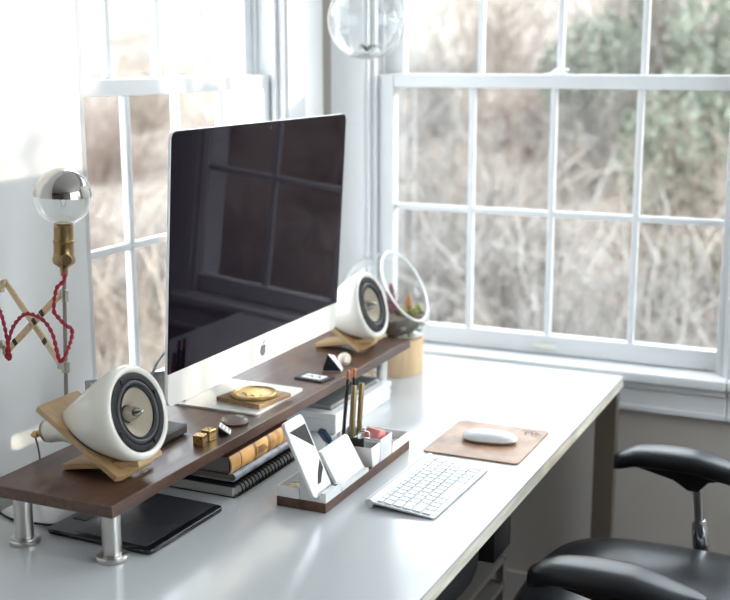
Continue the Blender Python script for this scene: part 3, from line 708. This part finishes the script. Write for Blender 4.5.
# ================================================================== under the shelf
def book(name, label, x0, x1, y0, y1, z0, z1, cov, pg, spine='round', group=None):
    """spine along the +x side"""
    t = thing(name, label, 'book', ((x0+x1)/2, (y0+y1)/2, z0)); w_, l_, h = x1-x0, y1-y0, z1-z0; c = .0022
    B().bb(-w_/2, w_/2-.006, -l_/2, l_/2, 0, c, .0006).obj('back_cover', cov, t, False)
    B().bb(-w_/2, w_/2-.006, -l_/2, l_/2, h-c, h, .0006).obj('front_cover', cov, t, False)
    B().bb(-w_/2+.004, w_/2-.008, -l_/2+.003, l_/2-.003, c, h-c).obj('pages', pg, t, False)
    n = 10; o_ = [(w_/2-.008+.008*math.sin(PI*i/n), h/2-h/2*math.cos(PI*i/n)) for i in range(n+1)]
    i_ = [(w_/2-.008+.0055*math.sin(PI*i/n), h/2-(h/2-c)*math.cos(PI*i/n)) for i in range(n, -1, -1)]
    s = B().prism(o_+i_, l_, T(0, l_/2, 0)@RX(PI/2)).obj('spine', cov, t, False)
    return t, s, w_, l_, h
z0 = ZD
# spiral notebook
t = thing('spiral_notebook', 'thick black spiral-bound notebook at the bottom of the book stack', 'notebook', (.235, -1.108, ZD))
B().bb(-.125, .120, -.125, .125, .0, .0022, .0006).obj('back_cover', blackc_m, t, False)
B().bb(-.122, .114, -.123, .123, .0022, .0205).obj('pages', spiralp_m, t, False)
B().bb(-.125, .120, -.125, .125, .0205, .0228, .0006).obj('front_cover', blackc_m, t, False)
for k in range(19):
    y = -.114+.0127*k
    B().torus(.0125, .0013, T(.1185, y, .0140)@RX(PI/2)@RZ(.1), 20, 6).obj('binding_ring', chrome_m if k % 1 else black_m, t)
t, s, w_, l_, h = book('hardback_book', 'dark book with a blue-grey spine in the middle of the stack', .105, .352, -1.222, -.985, ZD+.0265, ZD+.0435, blueg_m, pages_m)
t2, s2, w2, l2, h2 = book('leather_book', 'orange-spined dark hardback on top of the stack under the shelf', .13, .350, -1.232, -.985, ZD+.0437, ZD+.0790, orange_m, pages_m)
for o in t2.children:
    if o.name.startswith('front_cover') or o.name.startswith('back_cover'): o.data.materials[0] = brownc_m
for y in (-.086, -.035, -.030, .018, .023, .08):
    n = 10; hh = h2+.0006
    o_ = [(w2/2-.008+.0085*math.sin(PI*i/n), h2/2-hh/2*math.cos(PI*i/n)) for i in range(n+1)]
    i_ = [(w2/2-.008+.0078*math.sin(PI*i/n), h2/2-(hh/2-.0006)*math.cos(PI*i/n)) for i in range(n, -1, -1)]
    B().prism(o_+i_, .0022, T(0, y, 0)@RX(PI/2)).obj('spine_band', brownc_m, s2, False)
for k in range(4):
    B().bb(w2/2-.0006, w2/2+.0006, -.026+.0, .012-.004*k, h2*.36+.0035*k, h2*.36+.0035*k+.0013).obj('title_line', brownc_m, s2, False)

t = thing('drawing_tablet', 'black pen tablet lying on the desk under the shelf near end', 'tablet', (.255, -1.400, ZD), R(-1.5))
B().prism(rrect(.222, .225, .014, 5), .0085, T(0, 0, .0005), .002).obj('body', tabgl_m, t, False)
B().prism(rrect(.150, .206, .004, 3, .018, .004), .0006, T(0, 0, .0088)).obj('active_area', tabact_m, t, False)
for k in range(4): B().bb(-.098, -.068, -.055+.030*k, -.030+.030*k, .0088, .0102, .0008).obj('express_key', black_m, t, False)
B().torus(.014, .0015, T(-.083, .082, .0095), 24, 6).obj('touch_ring', steel_m, t)
for (u, v) in ((.03, -.1035), (.04, -.1035), (.05, -.1035)): B().bb(u, u+.006, v-.0012, v+.0012, .0087, .0090).obj('maker_mark', grey_m, t, False)
tag(B().tube(spline([(-.03, -1.44, ZD+.003), (.011, -1.473, ZD+.0035), (.053, -1.490, ZD+.0035), (.091, -1.488, ZD+.0035), (.130, -1.484, ZD+.004), (.148, -1.470, ZD+.0045)], 8), .0024, 8).obj('tablet_cable', black_m, None), 'black cable running to the pen tablet under the shelf', 'cable')
tag(B().tube(spline([(.092, -1.440, .896), (.080, -1.447, .890), (.0795, -1.442, .866), (.0770, -1.436, .835), (.060, -1.42, .76), (.03, -1.40, .7435)], 8), .0017, 6).obj('speaker_wire', wire_m, None), 'thin mauve wire hanging from the near speaker terminals', 'cable')
tag(B().tube(spline([(.150, -1.215, .8525), (.152, -1.207, .89), (.15, -1.197, .925), (.15, -1.185, .948), (.15, -1.16, .97), (.155, -1.12, .988), (.17, -1.06, 1.0)], 8), .0026, 8).obj('power_cable', mat('pale_grey_cable', (.45, .47, .50), .4), None), 'pale grey power cable curving up behind the computer', 'cable')

t = thing('white_box', 'flat white box on the desk under the shelf far half', 'box', (.262, -.668, ZD))
B().bb(-.10, .10, -.150, .150, .0, .032, .003).obj('tray', wplastic_m, t, False)
B().bb(-.102, .102, -.152, .152, .032, .046, .003).obj('lid', wplastic_m, t, False)
t = thing('grey_notebook', 'thin grey notebook on the flat white box', 'notebook', (.255, -.668, ZD+.0462))
B().bb(-.085, .085, -.125, .125, 0, .0018, .0005).bb(-.085, .085, -.125, .125, .0095, .0112, .0005).bb(-.085, -.083, -.125, .125, .0018, .0095).obj('cover', mat('mid_grey_cover', (.16, .17, .18), .5), t, False)
B().bb(-.083, .082, -.122, .122, .0018, .0095).obj('pages', spiralp_m, t, False)

# ================================================================== desk organiser
OX0, OX1, OY0, OY1 = .443, .543, -1.232, -.838
og = thing('desk_organiser', 'walnut tray with white compartments holding phone, pens and cards', 'organiser', (.493, -1.035, ZD))
LO = lambda x, y, z: (x-.493, y+1.035, z-ZD)
def lb(x0, x1, y0, y1, z0, z1): return (x0-.493, x1-.493, y0+1.035, y1+1.035, z0-ZD, z1-ZD)
ZT = ZD+.019
B().bb(*lb(OX0, OX1, OY0, OY1, ZD+.0005, ZT), .0012).obj('tray', walnut2_m, og, False)
def cup(x0, x1, y0, y1, z1, taper=(0, 0, 0, 0), wall=.0028, floor_=.003, name='compartment'):
    """open box, the bottom pulled in by taper = (x0,x1,y0,y1)"""
    bm = bmesh.new(); z0 = ZT
    def ring(x0, x1, y0, y1, z): return [bm.verts.new(LO(x, y, z)) for x, y in ((x0, y0), (x1, y0), (x1, y1), (x0, y1))]
    a = ring(x0+taper[0], x1-taper[1], y0+taper[2], y1-taper[3], z0); c = ring(x0, x1, y0, y1, z1)
    d = ring(x0+wall, x1-wall, y0+wall, y1-wall, z1); e = ring(x0+taper[0]+wall, x1-taper[1]-wall, y0+taper[2]+wall, y1-taper[3]-wall, z0+floor_)
    for A, C in ((a, c), (c, d), (d, e)):
        for i in range(4): bm.faces.new((A[i], A[(i+1) % 4], C[(i+1) % 4], C[i]))
    bm.faces.new(a[::-1]); bm.faces.new(e)
    bmesh.ops.recalc_face_normals(bm, faces=bm.faces[:])
    bmesh.ops.bevel(bm, geom=bm.edges[:], offset=.0009, segments=2, affect='EDGES')
    b = B(); b._merge(bm, I4); return b.obj(name, porc_m, og, True, 30)
cup(.4435, .4885, -1.2315, -1.085, ZT+.021, name='clip_tray')
# phone dock block
pd = B()
pd.prism([(.490, ZT), (.5425, ZT), (.5425, ZT+.018), (.5325, ZT+.018), (.5315, ZT+.008), (.5180, ZT+.008), (.4960, ZT+.044), (.490, ZT+.044)], .064, T(-.493, -1.1655+1.035, -ZD)@RX(PI/2)).obj('phone_dock', porc_m, og, False)
B().bb(*lb(.5335, .5405, -1.185, -1.176, ZT+.0176, ZT+.0184)).obj('dock_slot', rubber_m, og, False)
# card holder
B().prism([(.490, ZT), (.5425, ZT), (.5425, ZT+.008), (.5345, ZT+.008), (.5325, ZT+.004), (.5240, ZT+.004), (.4980, ZT+.050), (.490, ZT+.050)], .118, T(-.493, -1.0445+1.035, -ZD)@RX(PI/2)).obj('card_holder', porc_m, og, False)
cup(.4900, .5430, -1.0335, -.9880, ZT+.042, (.006, .0015, .011, .001), name='front_cup')
cup(.4900, .5430, -.9870, -.9300, ZT+.046, (0, .001, 0, .001), name='eraser_cup')
cup(.4435, .4885, -1.0335, -.9300, ZT+.046, (0, 0, .006, 0), name='pencil_cup')
cup(.4435, .5425, -.9280, -.8395, ZT+.020, name='end_tray')
# cards
t = thing('note_cards', 'stack of white cards leaning in the organiser behind the phone', 'cards', (.493, -1.105, ZT))
dq = Vector((.4975-.5275, 0, .052)).normalized()
for k in range(4):
    n_ = Vector((-dq.z, 0, dq.x))*-1
    X = Matrix(((dq.x, 0, n_.x, .5285-.493+n_.x*(.0016*k+.001)), (0, 1, 0, 0), (dq.z, 0, n_.z, .0050+n_.z*(.0016*k+.001)), (0, 0, 0, 1)))
    B().bb(0, .074-.0015*k, -.0575+.0003*k, .0575, 0, .0013, 0, X).obj('card', paper_m, t, False)
# phone
t = thing('mobile_phone', 'white smartphone leaning upright in the organiser', 'phone', (.5262, -1.206, ZT+.0092), 0)
X = RY(R(-25))@T(0, 0, 0)      # lean the top towards the wall; local x = out of the screen, y = width, z = length
PWX = X@Matrix(((0, 0, 1, 0), (1, 0, 0, 0), (0, 1, 0, 0), (0, 0, 0, 1)))
B().prism(rrect(.071, .147, .010, 6, 0, .0735), .0072, PWX@T(0, 0, -.0068), .0010).obj('case', alu_m, t, False)
ph = B().prism(rrect(.069, .145, .009, 6, 0, .0735), .0010, PWX@T(0, 0, .0002), .0003, 1).obj('front', pscr_m, t, False)
ps = B().prism(rrect(.0615, .109, .001, 2, 0, .0735), .0003, PWX@T(0, 0, .0011)).obj('screen', pwhite_m, t, False, label='lit white screen with black shapes')  # white panel with slight emission, black shapes laid over it
B().prism([(-.0305, .1275), (.0305, .082), (.0305, .1275)], .0002, PWX@T(0, 0, .0013)).obj('black_shape', blackc_m, ps, False)  # flat black shapes laid over the emissive white panel
B().prism([(.0305, .058), (.018, .048), (.004, .036), (-.010, .0195), (.004, .0195), (.016, .030), (.0305, .040)], .0002, PWX@T(0, 0, .0013)).obj('black_shape', blackc_m, ps, False)
# pencils and pens
def pencil(x, y, ztop, lx, ly, label):
    t = thing('pencil', label, 'pencil', (x, y, ZT+.004)); L = ztop-ZT-.004; d = Vector((lx, ly, L)); n = d.normalized()
    X = n.to_track_quat('Z', 'Y').to_matrix().to_4x4(); L = d.length
    B().lathe([(0, 0), (.0036, .012), (.0036, L-.018)], 6, X).obj('barrel', pencil_m, t, False)
    f = B().lathe([(.0037, L-.018), (.0039, L-.016), (.0037, L-.013), (.0039, L-.010), (.0037, L-.007)], 16, X).obj('ferrule', copper_m, t)
    B().lathe([(.0034, L-.007), (.0034, L-.001), (.0028, L), (0, L)], 16, X).obj('eraser_tip', copper_m, t)
pencil(.458, -.988, .936, .010, .012, 'black pencil with copper tip in the organiser, the left one of two')
pencil(.462, -.962, .934, .008, .010, 'black pencil with copper tip in the organiser, the right one of two')
def pen(x, y, ztop, lx, ly, label):
    t = thing('pen', label, 'pen', (x, y, ZT+.004)); L = ztop-ZT-.004; d = Vector((lx, ly, L)); n = d.normalized(); L = d.length
    X = n.to_track_quat('Z', 'Y').to_matrix().to_4x4()
    B().lathe([(0, 0), (.0022, .006), (.0050, .022), (.0054, L*.5)], 16, X).obj('barrel', pen_m, t)
    c = B().lathe([(.0056, L*.5), (.0056, L-.003), (.0048, L), (0, L)], 16, X).obj('cap', pen_m, t)
    B().bb(.004, .0062, -.0012, .0012, L-.045, L-.003, .0004, X@RZ(R(-50))).obj('clip', gold_m, c, False)
pen(.476, -.982, .905, .003, .010, 'olive gold metal pen in the organiser, the nearer of two')
pen(.478, -.955, .903, .004, .012, 'olive gold metal pen in the organiser, the farther of two')
# blue stick and dark clips
t = thing('blue_marker', 'short navy blue marker leaning out of the organiser cup', 'marker', (.456, -1.006, ZT+.014))
n = Vector((-.010, -.040, .050)).normalized(); X = n.to_track_quat('Z', 'Y').to_matrix().to_4x4()
B().prism(rrect(.014, .010, .003, 3), .048, X).obj('barrel', blue_m, t, False)
B().prism(rrect(.0166, .0122, .003, 3), .028, X@T(0, 0, .044)).obj('cap', blue_m, t, False)
t = thing('binder_clip', 'black binder clip with silver handles in the organiser front cup', 'clip', (.516, -1.008, ZT+.016), R(25))
X = RX(R(26))@Matrix.Diagonal((1.2, 1, 1.35, 1))
B().prism([(-.012, 0), (.012, 0), (.002, .036), (-.002, .036)], .034, X@T(-.017, 0, 0)@RZ(PI/2)@RX(PI/2)@T(0, 0, -.017)).obj('body', black_m, t, False)
B().tube(spline([(-.010, -.002, .034), (-.007, -.008, .042), (.007, -.008, .042), (.010, -.002, .034)], 6), .0011, 6, X=X).obj('handle', chrome_m, t)
B().tube(spline([(-.010, .004, .034), (-.007, .010, .041), (.007, .010, .041), (.010, .004, .034)], 6), .0011, 6, X=X).obj('handle', chrome_m, t)
tag(B().loft(rrect(.033, .036, .005), [(.9, .9, 0), (1, 1, .004), (1, .97, .020), (.88, .80, .025)], RX(R(-18))@RY(R(8))).obj('pink_eraser', eraser_m, None, True, 40, loc=(.514, -.958, ZT+.031)), 'chunky pink eraser resting in the organiser cup', 'eraser')
rc = random.Random(11)
for k in range(6):
    o = B().tube([( -.010, 0, 0), (.010, 0, 0), (.012, .002, 0), (.010, .004, 0), (-.008, .004, 0), (-.010, .0065, 0), (-.008, .0085, 0), (.008, .0085, 0)], .0006, 5).obj('paper_clip', gold_m, None)
    o.location = (.466+rc.uniform(-.008, .008), -1.195+rc.uniform(-.018, .018), ZT+.0045+k*.0022); o.rotation_euler = (rc.uniform(-.15, .15), rc.uniform(-.15, .15), rc.uniform(0, 6))
    tag(o, 'tiny gold paper clip piled in the organiser clip tray', 'paper clip', 'gold paper clips in the tray')
for k in range(3):
    o = B().tube([(-.012, 0, 0), (.012, 0, 0), (.014, .0025, 0), (.012, .005, 0), (-.010, .005, 0), (-.012, .008, 0), (-.010, .0105, 0), (.010, .0105, 0)], .0007, 5).obj('paper_clip', chrome_m, None)
    o.location = (.515, -.885+.012*k, ZT+.0045+k*.0016); o.rotation_euler = (.05, 0, .5+k)
    tag(o, 'silver paper clip lying in the organiser end tray', 'paper clip', 'silver paper clips in the end tray')

# ================================================================== keyboard, pad, mouse
KL, KD = .285, .137
kb = thing('keyboard', 'slim silver wireless keyboard with white keys', 'keyboard', (.665, -1.035, ZD), R(-1.0))
tl = math.atan(.0115/.13)      # local x towards the typist, y along the rows
KX = T(-KD/2, -KL/2, .0160)@RY(tl)
B().prism(rrect(KD, KL, .007, 5, KD/2, KL/2), .0035, KX@T(0, 0, -.0035), .0006).obj('plate', kbase_m, kb, False)
tb = B().cyl((.010, .0002, -.0050), (.010, KL-.0002, -.0050), .0082, 24, KX).obj('battery_tube', kbase_m, kb, True, 40)
B().lathe([(0, 0), (.0066, 0), (.0066, .0010), (0, .0010)], 24, KX@T(.010, -.0007, -.0050)@RX(-PI/2)).obj('end_cap', steel_m, tb, False)
rows = [[1]*14, [1]*13+[1.5], [1.5]+[1]*13, [1.75]+[1]*11+[1.75], [2.25]+[1]*10+[2.25], [1, 1, 1, 1.25, 5, 1.25, 1, 1, 1, 1]]
x = .0225; g = .0028; cache = {}
for ri, row in enumerate(rows):
    dep = .0095 if ri == 0 else .0160
    tot = sum(row); avail = KL-.010; un = avail/tot; y = .005
    for kw in row:
        kk = (round(kw*un, 5), dep)
        if kk not in cache:
            ob = B().prism(rrect(dep, kw*un-g, .0016, 2), .0022, I4, .0004, 1).obj('key', key_m, kb, False); cache[kk] = ob.data
        else:
            ob = bpy.data.objects.new('key', cache[kk]); COL.objects.link(ob); ob.parent = kb
        ob.matrix_local = KX@T(x+dep/2, y+kw*un/2, .0001); y += kw*un
    x += dep+g
t = thing('desk_pad', 'brown leather mouse pad on the desk beside the keyboard', 'pad', (.676, -.727, ZD))
lp = B().prism(rrect(.206, .232, .010, 5), .0032, T(0, 0, .0004), .0008).obj('leather_sheet', leather_m, t, False)
for (u, v, ww, hh, an) in ((.060, .080, .004, .020, .3), (.067, .088, .014, .004, .3), (.074, .082, .004, .020, .3), (.082, .086, .004, .016, -.2), (.088, .080, .012, .004, .2), (.062, .099, .03, .0025, .05), (.085, .066, .012, .003, .1)):
    B().box((0, 0, .0037), (ww, hh, .0003), T(u, v, 0)@RZ(an)).obj('stamped_mark', stamp_m, lp, False)
t = thing('computer_mouse', 'low glossy white mouse on the leather pad', 'mouse', (.682, -.730, ZD+.0038), R(8))
oq = superell(.0595, .0300, 2.5, 44)
B().loft(oq, [(.90, .86, .0005), (.965, .95, .003), (.985, .975, .007)]).obj('base', steel_m, t, True, 60)
bm = bmesh.new(); rings = []
for i in range(13):
    k = i/12; s = math.cos(k*PI/2)**.62 if i < 12 else 0
    if i == 12: rings.append([bm.verts.new((.000, 0, .0240))]); continue
    rng = []
    for (a, c) in oq:
        xx, yy = a*s, c*s
        zz = .0072+.0168*math.sin(k*PI/2)*(1-.16*(xx/.06)**2)
        rng.append(bm.verts.new((xx, yy, zz)))
    rings.append(rng)
for A, C in zip(rings, rings[1:]):
    for i in range(44):
        if len(C) == 1: bm.faces.new((A[i], A[(i+1) % 44], C[0]))
        else: bm.faces.new((A[i], A[(i+1) % 44], C[(i+1) % 44], C[i]))
bb_ = B(); bb_._merge(bm, I4); bb_.obj('shell', mouse_m, t, True, 80)

# ================================================================== terrarium
tag(B().lathe([(0, 0), (.079, 0), (.080, .0015), (.080, .0885), (.0785, .090), (0, .090)], 56).obj('bamboo_drum', bamboo_m, None, True, 40, loc=(.258, -.262, ZD)), 'round pale wooden drum under the glass terrarium', 'plant stand')
VC = Vector((.236, -.258, .090+.105)); VR = .116
gt = thing('terrarium', 'slant-cut clear glass bowl of succulents on the pale wooden drum', 'terrarium', (.236, -.258, ZD+.0902))
no = Vector((.861, -.02, .5)).normalized(); cen = Vector((0, 0, .103)); hcut = VR*.54
Q = no.to_track_quat('Z', 'Y').to_matrix().to_4x4()
zb_ = -cen.z+.0005
def bowl(rad, flip):
    bm = bmesh.new(); n = 56; rings = []
    amax = math.acos(hcut/VR); 
    for i in range(25):
        a = amax+(PI-amax)*i/24
        ring = []
        for k in range(n):
            v = Q.to_3x3()@Vector((rad*math.sin(a)*math.cos(2*PI*k/n), rad*math.sin(a)*math.sin(2*PI*k/n), rad*math.cos(a)))+cen
            dz = min(cen.z-v.z, VR*.999)
            if dz > 0:
                rs_ = math.sqrt(max(1e-9, rad*rad-dz*dz)); rt_ = rad*max(0, 1-(dz/rad)**4)**.25
                kx = min(rt_/rs_, 3.0); v.x *= kx; v.y *= kx
            if v.z < (VR-rad)+.001: v.z = (VR-rad)+.001
            ring.append(bm.verts.new(v))
            if i == 24: break
        rings.append(ring)
    for A, C in zip(rings, rings[1:]):
        for k in range(n):
            if len(C) == 1: bm.faces.new((A[k], A[(k+1) % n], C[0]))
            else: bm.faces.new((A[k], A[(k+1) % n], C[(k+1) % n], C[k]))
    return bm
b = B(); b._merge(bowl(VR, 0), I4); b.obj('bowl', clear_m, gt, True, 80)
rr = math.sqrt(VR*VR-hcut*hcut)
B().torus(rr, .0032, T(*(cen+no*hcut))@Q, 64, 10).obj('rim', mat('milky_rim', (.80, .82, .80), .1, coat=.5), gt)
B().lathe([(0, .003), (.060, .003), (.084, .020), (.097, .042), (.102, .058), (.070, .066), (.03, .070), (0, .070)], 40).obj('soil', soil_m, gt)
rp_ = random.Random(9)
for k in range(60):
    an = 2*PI*rp_.random(); zq = rp_.uniform(.010, .060); rq = .1125*(1-((.103-zq)/.1125)**4)**.25-.010
    B().ball((rq*math.cos(an), rq*math.sin(an), zq), rp_.uniform(.005, .0085), I4, 8, (1, 1, .8)).obj('pebble', (pebble_m, moss_m, pebble_m)[k % 3], gt)
def rosette(x, y, z, r, m, label, n=26, tall=1., name='succulent'):
    t = thing(name, label, 'succulent', (.236+x, -.258+y, ZD+.0902+z)); rd = random.Random(int(x*1e4)+int(y*1e5))
    B().cyl((0, 0, -.006), (0, 0, r*.5*tall), r*.12, 8).obj('stem', moss_m, t)
    base = None
    for k in range(n):
        f = k/n; an = k*2.39996; L = r*(1-.55*f); el = R(15+65*f); zb0 = r*.9*tall*f
        prof = [(0, 0), (L*.13, L*.15), (L*.22, L*.55), (L*.15, L*.85), (0, L*1.02)]
        X = T(0, 0, zb0)@RZ(an)@RY(PI/2-el)@Matrix.Diagonal((.5, 1, 1, 1))
        if k % 3 == 0 or base is None:
            base = B().lathe(prof, 8, X).obj('leaf', m, t, True, 80)
        else: B().lathe(prof, 8, X).obj('leaf', m, t, True, 80)
rosette(.020, -.014, .070, .030, succ_p, 'tall purple succulent spike in the middle of the glass terrarium', 34, 2.3)
rosette(.036, -.030, .068, .022, succ_p, 'shorter purple succulent beside the tall spike in the terrarium', 26, 1.5)
rosette(.060, .008, .066, .022, succ_o, 'coral succulent spike at the right of the glass terrarium', 30, 2.1)
rosette(.062, -.030, .064, .017, succ_g, 'yellow-green rosette by the terrarium rim, nearest the speaker', 20, 1.0)
rosette(.082, -.008, .062, .016, succ_g, 'yellow-green rosette at the middle of the terrarium rim', 20, 1.0)
rosette(.076, .034, .062, .018, succ_g, 'yellow-green rosette at the window side of the terrarium rim', 20, 1.0)

# hanging globe
hg = thing('hanging_globe', 'clear glass globe hanging in front of the corner between the windows', 'terrarium', (.201, -.30, 1.632))
RG = .097; hd = Vector((.75, -.25, .45)).normalized(); Qh = hd.to_track_quat('Z', 'Y').to_matrix().to_4x4()
B().lathe([(RG*math.sin(R(a)), RG*math.cos(R(a))) for a in range(32, 180, 4)]+[(0, -RG)], 56, Qh).obj('globe', clear_m, hg, True, 80)
B().torus(RG*math.sin(R(32)), .0018, Qh@T(0, 0, RG*math.cos(R(32))), 48, 8).obj('opening_rim', clear_m, hg)
B().lathe([(0, RG-.001), (.008, RG-.001), (.007, RG+.008), (.004, RG+.014), (0, RG+.014)], 16).obj('hanger_nub', clear_m, hg)
B().cyl((0, 0, RG+.010), (0, 0, HC-1.632), .0009, 6).obj('cord', string_m, hg)
ap_ = thing('air_plant', 'small grey-green air plant on pebbles in the hanging globe', 'air plant', (.201, -.30, 1.632-RG+.004))
B().ball((0, 0, .0085), .044, I4, 20, (1, 1, .22)).obj('pebble_bed', mat('grey_pebbles', (.42, .42, .40), .8, var=.4, scale=120, bump=.8, bscale=150), ap_)
rd = random.Random(4)
for k in range(26):
    an = k*2.4; L = rd.uniform(.030, .056); q = rd.uniform(.4, 1)
    pts = [(0, 0, .014), (math.cos(an)*L*.35*q, math.sin(an)*L*.35*q, .014+L*.35), (math.cos(an)*L*.8*q, math.sin(an)*L*.8*q, .016+L*.45*(1.2-q))]
    B().tube(spline(pts, 4), [.0017*(1-i/9.5) for i in range(9)], 5).obj('leaf', air_m, ap_)

# ================================================================== office chair
ch = thing('office_chair', 'black leather office chair with chrome arm posts drawn up to the desk', 'chair', (1.05, -.815, 0))
se = superell(.275, .272, 3.4, 56)
B().loft(se, [(.86, .86, .405), (.95, .95, .412), (.99, .99, .430), (1, 1, .452), (.985, .985, .474), (.93, .93, .489), (.80, .80, .500), (.55, .55, .507), (.3, .3, .509), (.05, .05, .509)], T(.02, 0, .018)).obj('seat', bleather_m, ch, True, 80)
B().bb(-.18, .20, -.16, .16, .365, .408, .01).obj('seat_pan', black_m, ch)
# backrest, reclined
bm = bmesh.new(); rows_ = []
for i in range(15):
    v = i/14; hw = .235*(1-.25*(v-.35)**2)*(1 if v < .9 else 1-.25*((v-.9)/.1)**2)
    row = []
    for k in range(15):
        u = -1+2*k/14; zz = .56+.50*v; xx = .235+.42*(zz-.56)+.018*math.sin(v*PI*1.1)*-1-.045*u*u
        row.append((xx, u*hw, zz))
    rows_.append(row)
fr = [[bm.verts.new(p) for p in r] for r in rows_]; bk = [[bm.verts.new((p[0]+.055*(1-.5*abs(-1+2*k/14)**3)*(1-.5*abs(2*i/14-1)**3), p[1], p[2])) for k, p in enumerate(r)] for i, r in enumerate(rows_)]
for i in range(14):
    for k in range(14):
        bm.faces.new((fr[i][k], fr[i+1][k], fr[i+1][k+1], fr[i][k+1])); bm.faces.new((bk[i][k], bk[i][k+1], bk[i+1][k+1], bk[i+1][k]))
for i in range(14):
    bm.faces.new((fr[i][0], bk[i][0], bk[i+1][0], fr[i+1][0])); bm.faces.new((fr[i][14], fr[i+1][14], bk[i+1][14], bk[i][14]))
    bm.faces.new((fr[0][i], fr[0][i+1], bk[0][i+1], bk[0][i])); bm.faces.new((fr[14][i], bk[14][i], bk[14][i+1], fr[14][i+1]))
bmesh.ops.recalc_face_normals(bm, faces=bm.faces[:]); bb_ = B(); bb_._merge(bm, I4)
br = bb_.obj('backrest', bleather_m, ch, True, 60); md_ = br.modifiers.new('soft', 'SUBSURF'); md_.levels = 2; md_.render_levels = 2
B().tube(spline([(.10, 0, .385), (.27, 0, .39), (.33, 0, .46), (.36, 0, .66), (.40, 0, .78)], 6), .022, 12).obj('back_post', black_m, ch)
B().cyl((0, 0, .12), (0, 0, .37), .028, 24).obj('gas_lift', black_m, ch)
hub = B().lathe([(0, .075), (.05, .075), (.052, .10), (.04, .125), (0, .125)], 24).obj('hub', chrome_m, ch)
for k in range(5):
    a = 2*PI*k/5+.3; ca, sa = math.cos(a), math.sin(a)
    l = B().tube([(.03*ca, .03*sa, .10), (.16*ca, .16*sa, .092), (.30*ca, .30*sa, .075)], [.022, .018, .013], 10).obj('base_leg', chrome_m, ch)
    ct = B().cyl((.30*ca, .30*sa, .045), (.30*ca, .30*sa, .08), .006, 8)
    for s in (-1, 1): ct.cyl((.30*ca-sa*.008*s, .30*sa+ca*.008*s, .027), (.30*ca-sa*.022*s, .30*sa+ca*.022*s, .027), .027, 18)
    ct.obj('caster', black_m, l)
def arm(yc, s):
    st = B().tube(spline([(.06, s*-.10, .385), (.06, s*-.03, .395), (.052, 0, .43), (.045, 0, .50), (.034, 0, .60), (.028, 0, .635)], 6), .0118, 14, X=T(0, yc, 0)).obj('armrest', steel_m, ch)
    B().tube([(.054, 0, .415), (.049, 0, .46), (.0415, 0, .53), (.0400, 0, .545)], [.0185, .0195, .0190, .0165], 16, X=T(0, yc, 0)).obj('sleeve', chrome_m, st)
    br_ = B().prism([(-.10, .650), (-.02, .632), (.012, .612), (.034, .612), (.055, .636), (.12, .652), (.12, .660), (-.10, .660)], .034, T(0, yc+.017, 0)@RX(PI/2), .003).obj('bracket', chrome_m if 0 else black_m, st, False)
    # pad: loft along x
    bm = bmesh.new(); rings = []
    for i in range(21):
        k = i/20; xx = -.152+.300*k; e = min(1, math.sin(PI*min(1, max(0, (k*.985+.0075))))**.24) if 0 < i < 20 else .42
        wy = .044*e*(1.0-.10*abs(k-.4)); zt = .690+.010*math.sin(PI*min(1, k*1.15))-.014*max(0, k-.6)/.4-.014*max(0, .16-k)/.16; th_ = .046*(.55+.45*e)
        ring = []
        for (a, c) in superell(wy, th_/2, 3.0, 24): ring.append(bm.verts.new((xx, yc+a, zt-.023+c)))
        rings.append(ring)
    for A, C in zip(rings, rings[1:]):
        for i in range(24): bm.faces.new((A[i], A[(i+1) % 24], C[(i+1) % 24], C[i]))
    bm.faces.new(rings[0][::-1]); bm.faces.new(rings[-1]); bmesh.ops.recalc_face_normals(bm, faces=bm.faces[:])
    b = B(); b._merge(bm, I4); b.obj('arm_pad', padrub_m, st, True, 70)
arm(.330, 1); arm(-.330, -1)
